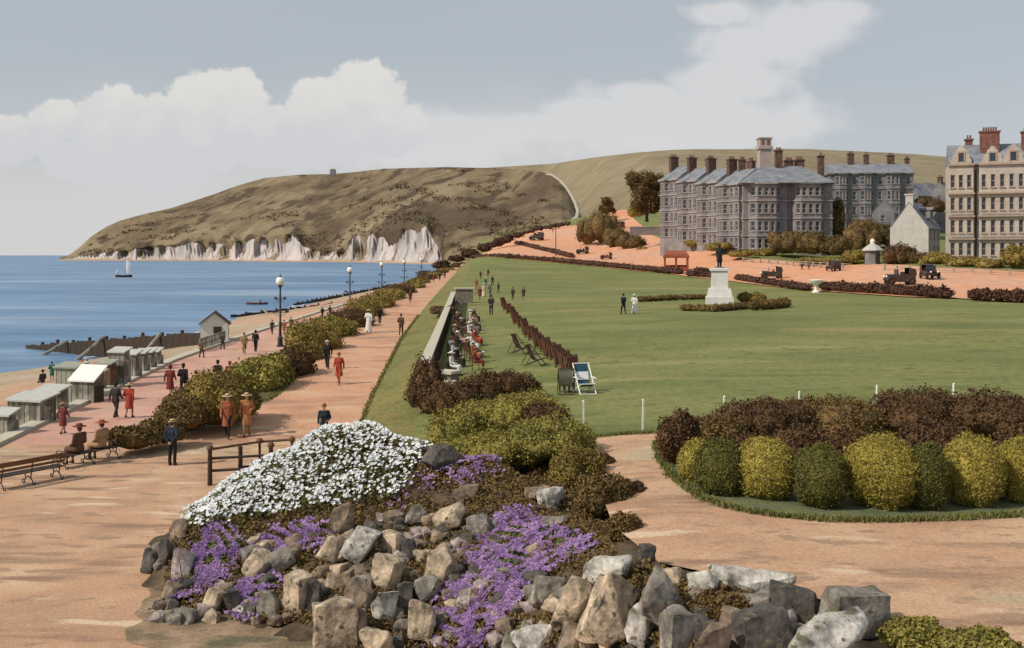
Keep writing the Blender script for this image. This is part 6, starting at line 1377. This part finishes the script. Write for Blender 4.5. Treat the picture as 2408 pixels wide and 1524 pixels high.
def clump(name, label, cat, poly, nl, nfl, leaf, fl, lift, lm, fm, seed, fl_part='flowers', bumps=2.2, bias=0., edge=.15, fq=9.):
    """leafy mat with blossom on the rockery bank inside a traced outline (given its own thickness)"""
    r = np.random.default_rng(seed); Pw = [tuple(rk(*p)[:2]) for p in poly]; xs, ys = [p[0] for p in Pw], [p[1] for p in Pw]
    def pts(n):
        out = []
        while len(out) < n:
            x = r.uniform(min(xs)-.2, max(xs)+.2, 4*n); y = r.uniform(min(ys)-.2, max(ys)+.2, 4*n); j = r.normal(size=(4*n,2))*edge
            k = inpoly(x+j[:,0], y+j[:,1], Pw); out += list(zip(x[k], y[k]))
        a = np.array(out[:n]); x, y = a[:,0], a[:,1]; ed = np.ones(n)
        hgt = lift*(.35+.65*np.clip(.5+.5*np.sin(x*bumps*1.3+np.sin(y*bumps)*1.2)*np.cos(y*bumps*1.1+.7*x),0,1))
        return x, y, RH(x, y)+hgt
    c0 = Vector((sum(xs)/len(xs), sum(ys)/len(ys), 0)); c0.z = float(RH(np.array([c0.x]), np.array([c0.y]))[0])
    t = thing(name, label, cat, c0, 0, 'flowering clumps of the rockery')
    def quads(C, N, s, asp, rr):
        n = len(C); T = np.cross(N, r.normal(size=(n,3))); T /= np.linalg.norm(T, axis=1)[:,None]+1e-9; B = np.cross(N, T); s = s[:,None]
        V = np.stack([C-T*s*.5, C+B*s*asp*.5, C+T*s*.5, C-B*s*asp*.5], 1).reshape(-1,3); return V, np.arange(4*n).reshape(-1,4)
    x, y, z = pts(nl); z = z-lift*r.random(nl)**1.6*.9+.03; C = np.stack([x,y,z],1); N = r.normal(size=(nl,3))*.6+np.array([0,-.2,.8]); N /= np.linalg.norm(N,axis=1)[:,None]
    V, Q = quads(C, N, leaf*(.6+.8*r.random(nl)), .5, r); link('leaves', np_mesh('leaves', V-np.array(c0), Q, lm), t)
    x, y, z = pts(nfl*2); den = .5+.5*np.sin(x*fq+2.1*np.sin(y*fq*.45)+z*3)*np.sin(y*fq*.85+x*fq*.4+1.3*np.sin(x*fq*.5)); k = r.random(nfl*2) < np.clip((den-.38)*4,0,1)*.95+bias; x, y, z = x[k][:nfl], y[k][:nfl], z[k][:nfl]; n = len(x)
    C0 = np.stack([x,y,z+.02+lift*.12*r.random(n)],1); N = r.normal(size=(n,3))*.35+np.array([-.1,-.45,.8]); N /= np.linalg.norm(N,axis=1)[:,None]
    T = np.cross(N, r.normal(size=(n,3))); T /= np.linalg.norm(T, axis=1)[:,None]; B = np.cross(N, T); VV, QQ = [], []; b0 = 0
    S_ = (fl*(.7+.6*r.random(n)))[:,None]
    V = []
    for q in range(5):
        a = 2*math.pi*q/5; d = T*math.cos(a)+B*math.sin(a); e = -T*math.sin(a)+B*math.cos(a)
        V.append(np.stack([C0, C0+(d*.5+e*.3)*S_*.5+N*S_*.08, C0+d*S_*.5+N*S_*.12, C0+(d*.5-e*.3)*S_*.5+N*S_*.08], 1))
    V = np.stack(V, 1).reshape(-1,3); Q = np.arange(len(V)).reshape(-1,4)
    link(fl_part, np_mesh(fl_part, V-np.array(c0), Q, fm), t)
clump('flower_clump', 'large mound of white blossom spilling over the top left of the rockery', 'flowers', [(438,1240),(452,1195),(480,1165),(560,1115),(640,1070),(690,1042),(740,1030),(860,1024),(940,1030),(985,1052),(1005,1080),(990,1110),(965,1145),(935,1185),(860,1192),(800,1200),(770,1214),(700,1222),(620,1228),(540,1240),(480,1258),(450,1258)], 26000, 13500, .12, .105, .42, M['f_leaf'], M['white_fl'], 11, bias=.3, edge=.09, fq=11.)
PU = [('clump of purple blossom along the crest right of the white flowers',[(1005,1115),(1060,1080),(1110,1064),(1160,1085),(1168,1120),(1120,1150),(1060,1145),(1000,1155),(965,1190),(935,1222),(925,1195),(970,1140)],3000,2600),
 ('broad purple blossom sheet in the middle right of the rockery, upper part',[(1190,1225),(1245,1215),(1290,1260),(1340,1270),(1388,1310),(1335,1335),(1290,1352),(1220,1375),(1150,1370),(1085,1320),(1085,1295),(1130,1260)],4500,4200),
 ('purple blossom trail falling from the broad sheet to the bottom edge',[(1090,1375),(1160,1362),(1225,1385),(1210,1430),(1180,1475),(1140,1530),(1005,1530),(1030,1470),(1065,1410)],3600,3000),
 ('bright purple clump on the left flank under the white flowers',[(470,1275),(545,1255),(560,1312),(520,1352),(500,1385),(455,1375),(462,1330)],2200,2000),
 ('small lilac clump left of the middle beneath the white flowers',[(615,1285),(655,1262),(690,1285),(650,1318)],800,700),
 ('small mauve clump beside the reddish upright stone',[(690,1262),(735,1236),(762,1275),(728,1308),(692,1300)],900,850),
 ('small violet clump low on the left edge',[(410,1385),(470,1358),(490,1390),(430,1420)],700,600),
 ('lilac clump at the foot beside the rounded grey stone',[(565,1405),(610,1375),(655,1382),(606,1415),(590,1462),(560,1458)],900,850)]
for i, (lb, poly, nl, n_) in enumerate(PU): clump('flower_clump', lb, 'flowers', poly, nl, int(n_*1.4), .10, .10, .24, M['f_leaf'] if i%2 else M['f_heath'], M['purple_fl'], 20+i)
def cover():
    r = np.random.default_rng(77); n = 75000; Pw = [tuple(rk(*p)[:2]) for p in [(395,1300),(440,1250),(620,1200),(760,1060),(1000,1045),(1200,1080),(1330,1130),(1420,1250),(1450,1320),(1620,1372),(1800,1405),(2040,1470),(1900,1530),(1400,1535),(800,1535),(720,1470),(480,1450),(380,1410)]]
    x = r.uniform(-10,7,n*3); y = r.uniform(15,33,n*3); d = np.sin(x*2.1+1.3*np.sin(y*1.9))*np.sin(y*2.4+x)+.4*np.sin(x*6)*np.sin(y*5); k = inpoly(x, y, Pw) & (d+r.normal(size=n*3)*.25 > -.55); x, y = x[k][:n], y[k][:n]; m = len(x)
    z = RH(x, y)+.02+.2*r.random(m)**2; C = np.stack([x,y,z],1); N = r.normal(size=(m,3))*.6+np.array([0,-.3,.7]); N /= np.linalg.norm(N,axis=1)[:,None]; T = np.cross(N, r.normal(size=(m,3))); T /= np.linalg.norm(T,axis=1)[:,None]; B = np.cross(N,T); s = (.025+.045*r.random(m))[:,None]
    V = np.stack([C-T*s, C+B*s*.5, C+T*s, C-B*s*.5],1).reshape(-1,3); o = link('ground_cover', np_mesh('ground_cover', V, np.arange(4*m).reshape(-1,4), M['f_heath'])); tag(o, 'low straggling plants covering the earth between the rockery stones', 'ground cover', None, 'stuff')
cover()
# shrubs behind and beside the rockery
SG = 'shrubs behind the rockery'
def pshrub(lb, px, py, w, h, Y, m, n, leaf, cat='shrub', name='shrub', group=SG, **kw):
    P = W(px, py, Y); k = Y/F; zt = W(px, py-h, Y).z; gx = float(RH(np.array([P.x]), np.array([P.y]))[0]) if Y < 30.4 and P.x < 2.5 else gz(P.x, Y)
    zb = max(P.z, gx)-.2; return shrub(name, lb, cat, Vector((P.x, P.y, zb)), w*k*.6, w*k*.52, max(zt-zb, .45)*1.04, M[m], n, leaf, kw.pop('k',7), group, **kw)
for a in [('upright brown bush at the left end of the brown hedge under the slab tables',1004,965,78,112,46.5,'f_brown',3500,.12),('brown hedge bush directly below the slab tables',1062,982,116,84,45,'f_brown',3500,.12),('brown hedge bush right of the slab tables',1122,972,110,88,45.5,'f_brown',3500,.12),('rounded brown hedge bush above the green mound',1180,962,108,86,46,'f_brown',3500,.12),('rounded brown bush at the right end of the brown hedge',1224,955,84,76,46.5,'f_brown',2600,.12),
          ('green mound shrub above the white flowers, left part',1110,1085,200,128,35.5,'f_green',9000,.10),('green mound shrub, topmost part below the brown hedge',1205,1070,230,138,36,'f_green',9000,.10),('dark brown shrub at the right shoulder of the green mound',1285,1050,116,96,34.5,'f_brown',4500,.10),('broad green shrub in the middle of the mound',1170,1150,260,130,32.5,'f_green',9000,.09),('green shrub on the right face of the mound',1290,1150,200,165,30.5,'f_green',8000,.09),
          ('dull green heath shrub along the right edge of the mound',1366,1205,130,150,27.5,'f_hedge',6000,.08),('dark heath shrub beside the garden path',1415,1280,125,165,24.5,'f_heath',6500,.08),('dark heath shrub nearest the path wall',1466,1335,90,120,21.8,'f_heath',5500,.07),('spiky russet shrub sticking out over the garden path',1478,1235,70,100,25,'f_brown',2200,.09),('small spiky russet shrub above it on the path edge',1418,1150,48,70,28.5,'f_brown',1500,.09),('low heath shrub between the mound and the upper stones',1260,1225,130,64,26.5,'f_heath',5000,.08)]:
    pshrub(*a, shell=.45, lump=.2)
# clipped balls and dark hedge of the round bed
TGp = 'clipped golden balls of the round bed'
def ball(lb, cx, cy, rx, ry, m, n=9000):
    Y = 6.0*F/(cy+ry-HY); k = Y/F; NB[0] += 1
    V, Q = leafcloud([(0,0,ry*k*.86,rx*k,rx*k,ry*k*.9)], int(n*1.5), .05, NB[0], shell=.2, lump=.085, flat=.45, minz=-.95, core=.93, freq=4.5)
    o = link('topiary_ball', np_mesh('topiary_ball', V, Q, M[m]), None, W(cx, cy+ry, Y)); tag(o, lb, 'topiary', TGp)
for a in [('narrow golden clipped bush at the left end of the front row',1640,1082,44,62,'f_gold',6000),('olive green clipped bush second in the front row',1692,1095,58,78,'f_goldd',8000),('golden clipped ball third in the front row',1800,1094,74,82,'f_gold',11000),('olive clipped bush between the first two large golden balls',1928,1112,62,84,'f_goldd',8000),('largest golden clipped ball in the middle of the front row',2072,1098,88,94,'f_gold',14000),('dark olive bush between the two largest golden balls',2180,1112,50,88,'f_goldd',7000),('golden clipped ball second from the right edge',2286,1096,72,92,'f_gold',11000),('golden clipped bush cut by the right edge of the picture',2402,1096,64,84,'f_gold',9000)]: ball(*a)
DHG = 'dark hedge bushes behind the golden balls'
for a in [('dark bush at the left end of the round bed',1600,1085,96,112,27.5,'f_brown',6000,.09),('olive brown bush behind the olive clipped bush',1680,1060,140,80,29,'f_heath',6000,.09),('large russet bush, third in the dark hedge',1805,1050,210,104,30,'f_brown',9000,.09),('wide olive brown bush in the middle of the dark hedge',1970,1045,230,104,30,'f_heath',9000,.09),('tall dark bush behind the largest golden ball',2160,1040,210,118,30,'f_brown',9000,.09),('dark bush at the right end of the hedge',2340,1040,200,116,29.5,'f_brown',9000,.09),('dark low bush in the shade behind the third golden ball',1880,1110,150,100,26.5,'f_brown',6000,.09),('dark low bush behind the largest ball on its right',2230,1120,170,120,26,'f_brown',6000,.09),('dark low bush behind the largest ball on its left',2000,1110,120,90,26,'f_brown',5000,.09),('dark low bush between the olive and first golden balls',1745,1120,90,90,25,'f_brown',4500,.09),('dark bush at the far right behind the last golden ball',2420,1110,140,130,26,'f_brown',5000,.09)]:
    pshrub(*a, group=DHG, shell=.42, lump=.2)
# tufts at the lower right corner
for a in [('low green tuft beside the cube stone in the lower right corner',2160,1545,170,76,15.3,'f_green',6000,.07),('low green tuft cut by the lower right edge',2290,1560,190,70,15.0,'f_green',6000,.07),('mossy green tuft among the stones of the path wall',1700,1500,130,90,16.6,'f_heath',5000,.06),('mossy tuft under the cream cap stone of the path wall',1500,1420,60,50,18.0,'f_heath',2500,.06)]: pshrub(*a, group='green tufts by the path wall', shell=.5, lump=.25)
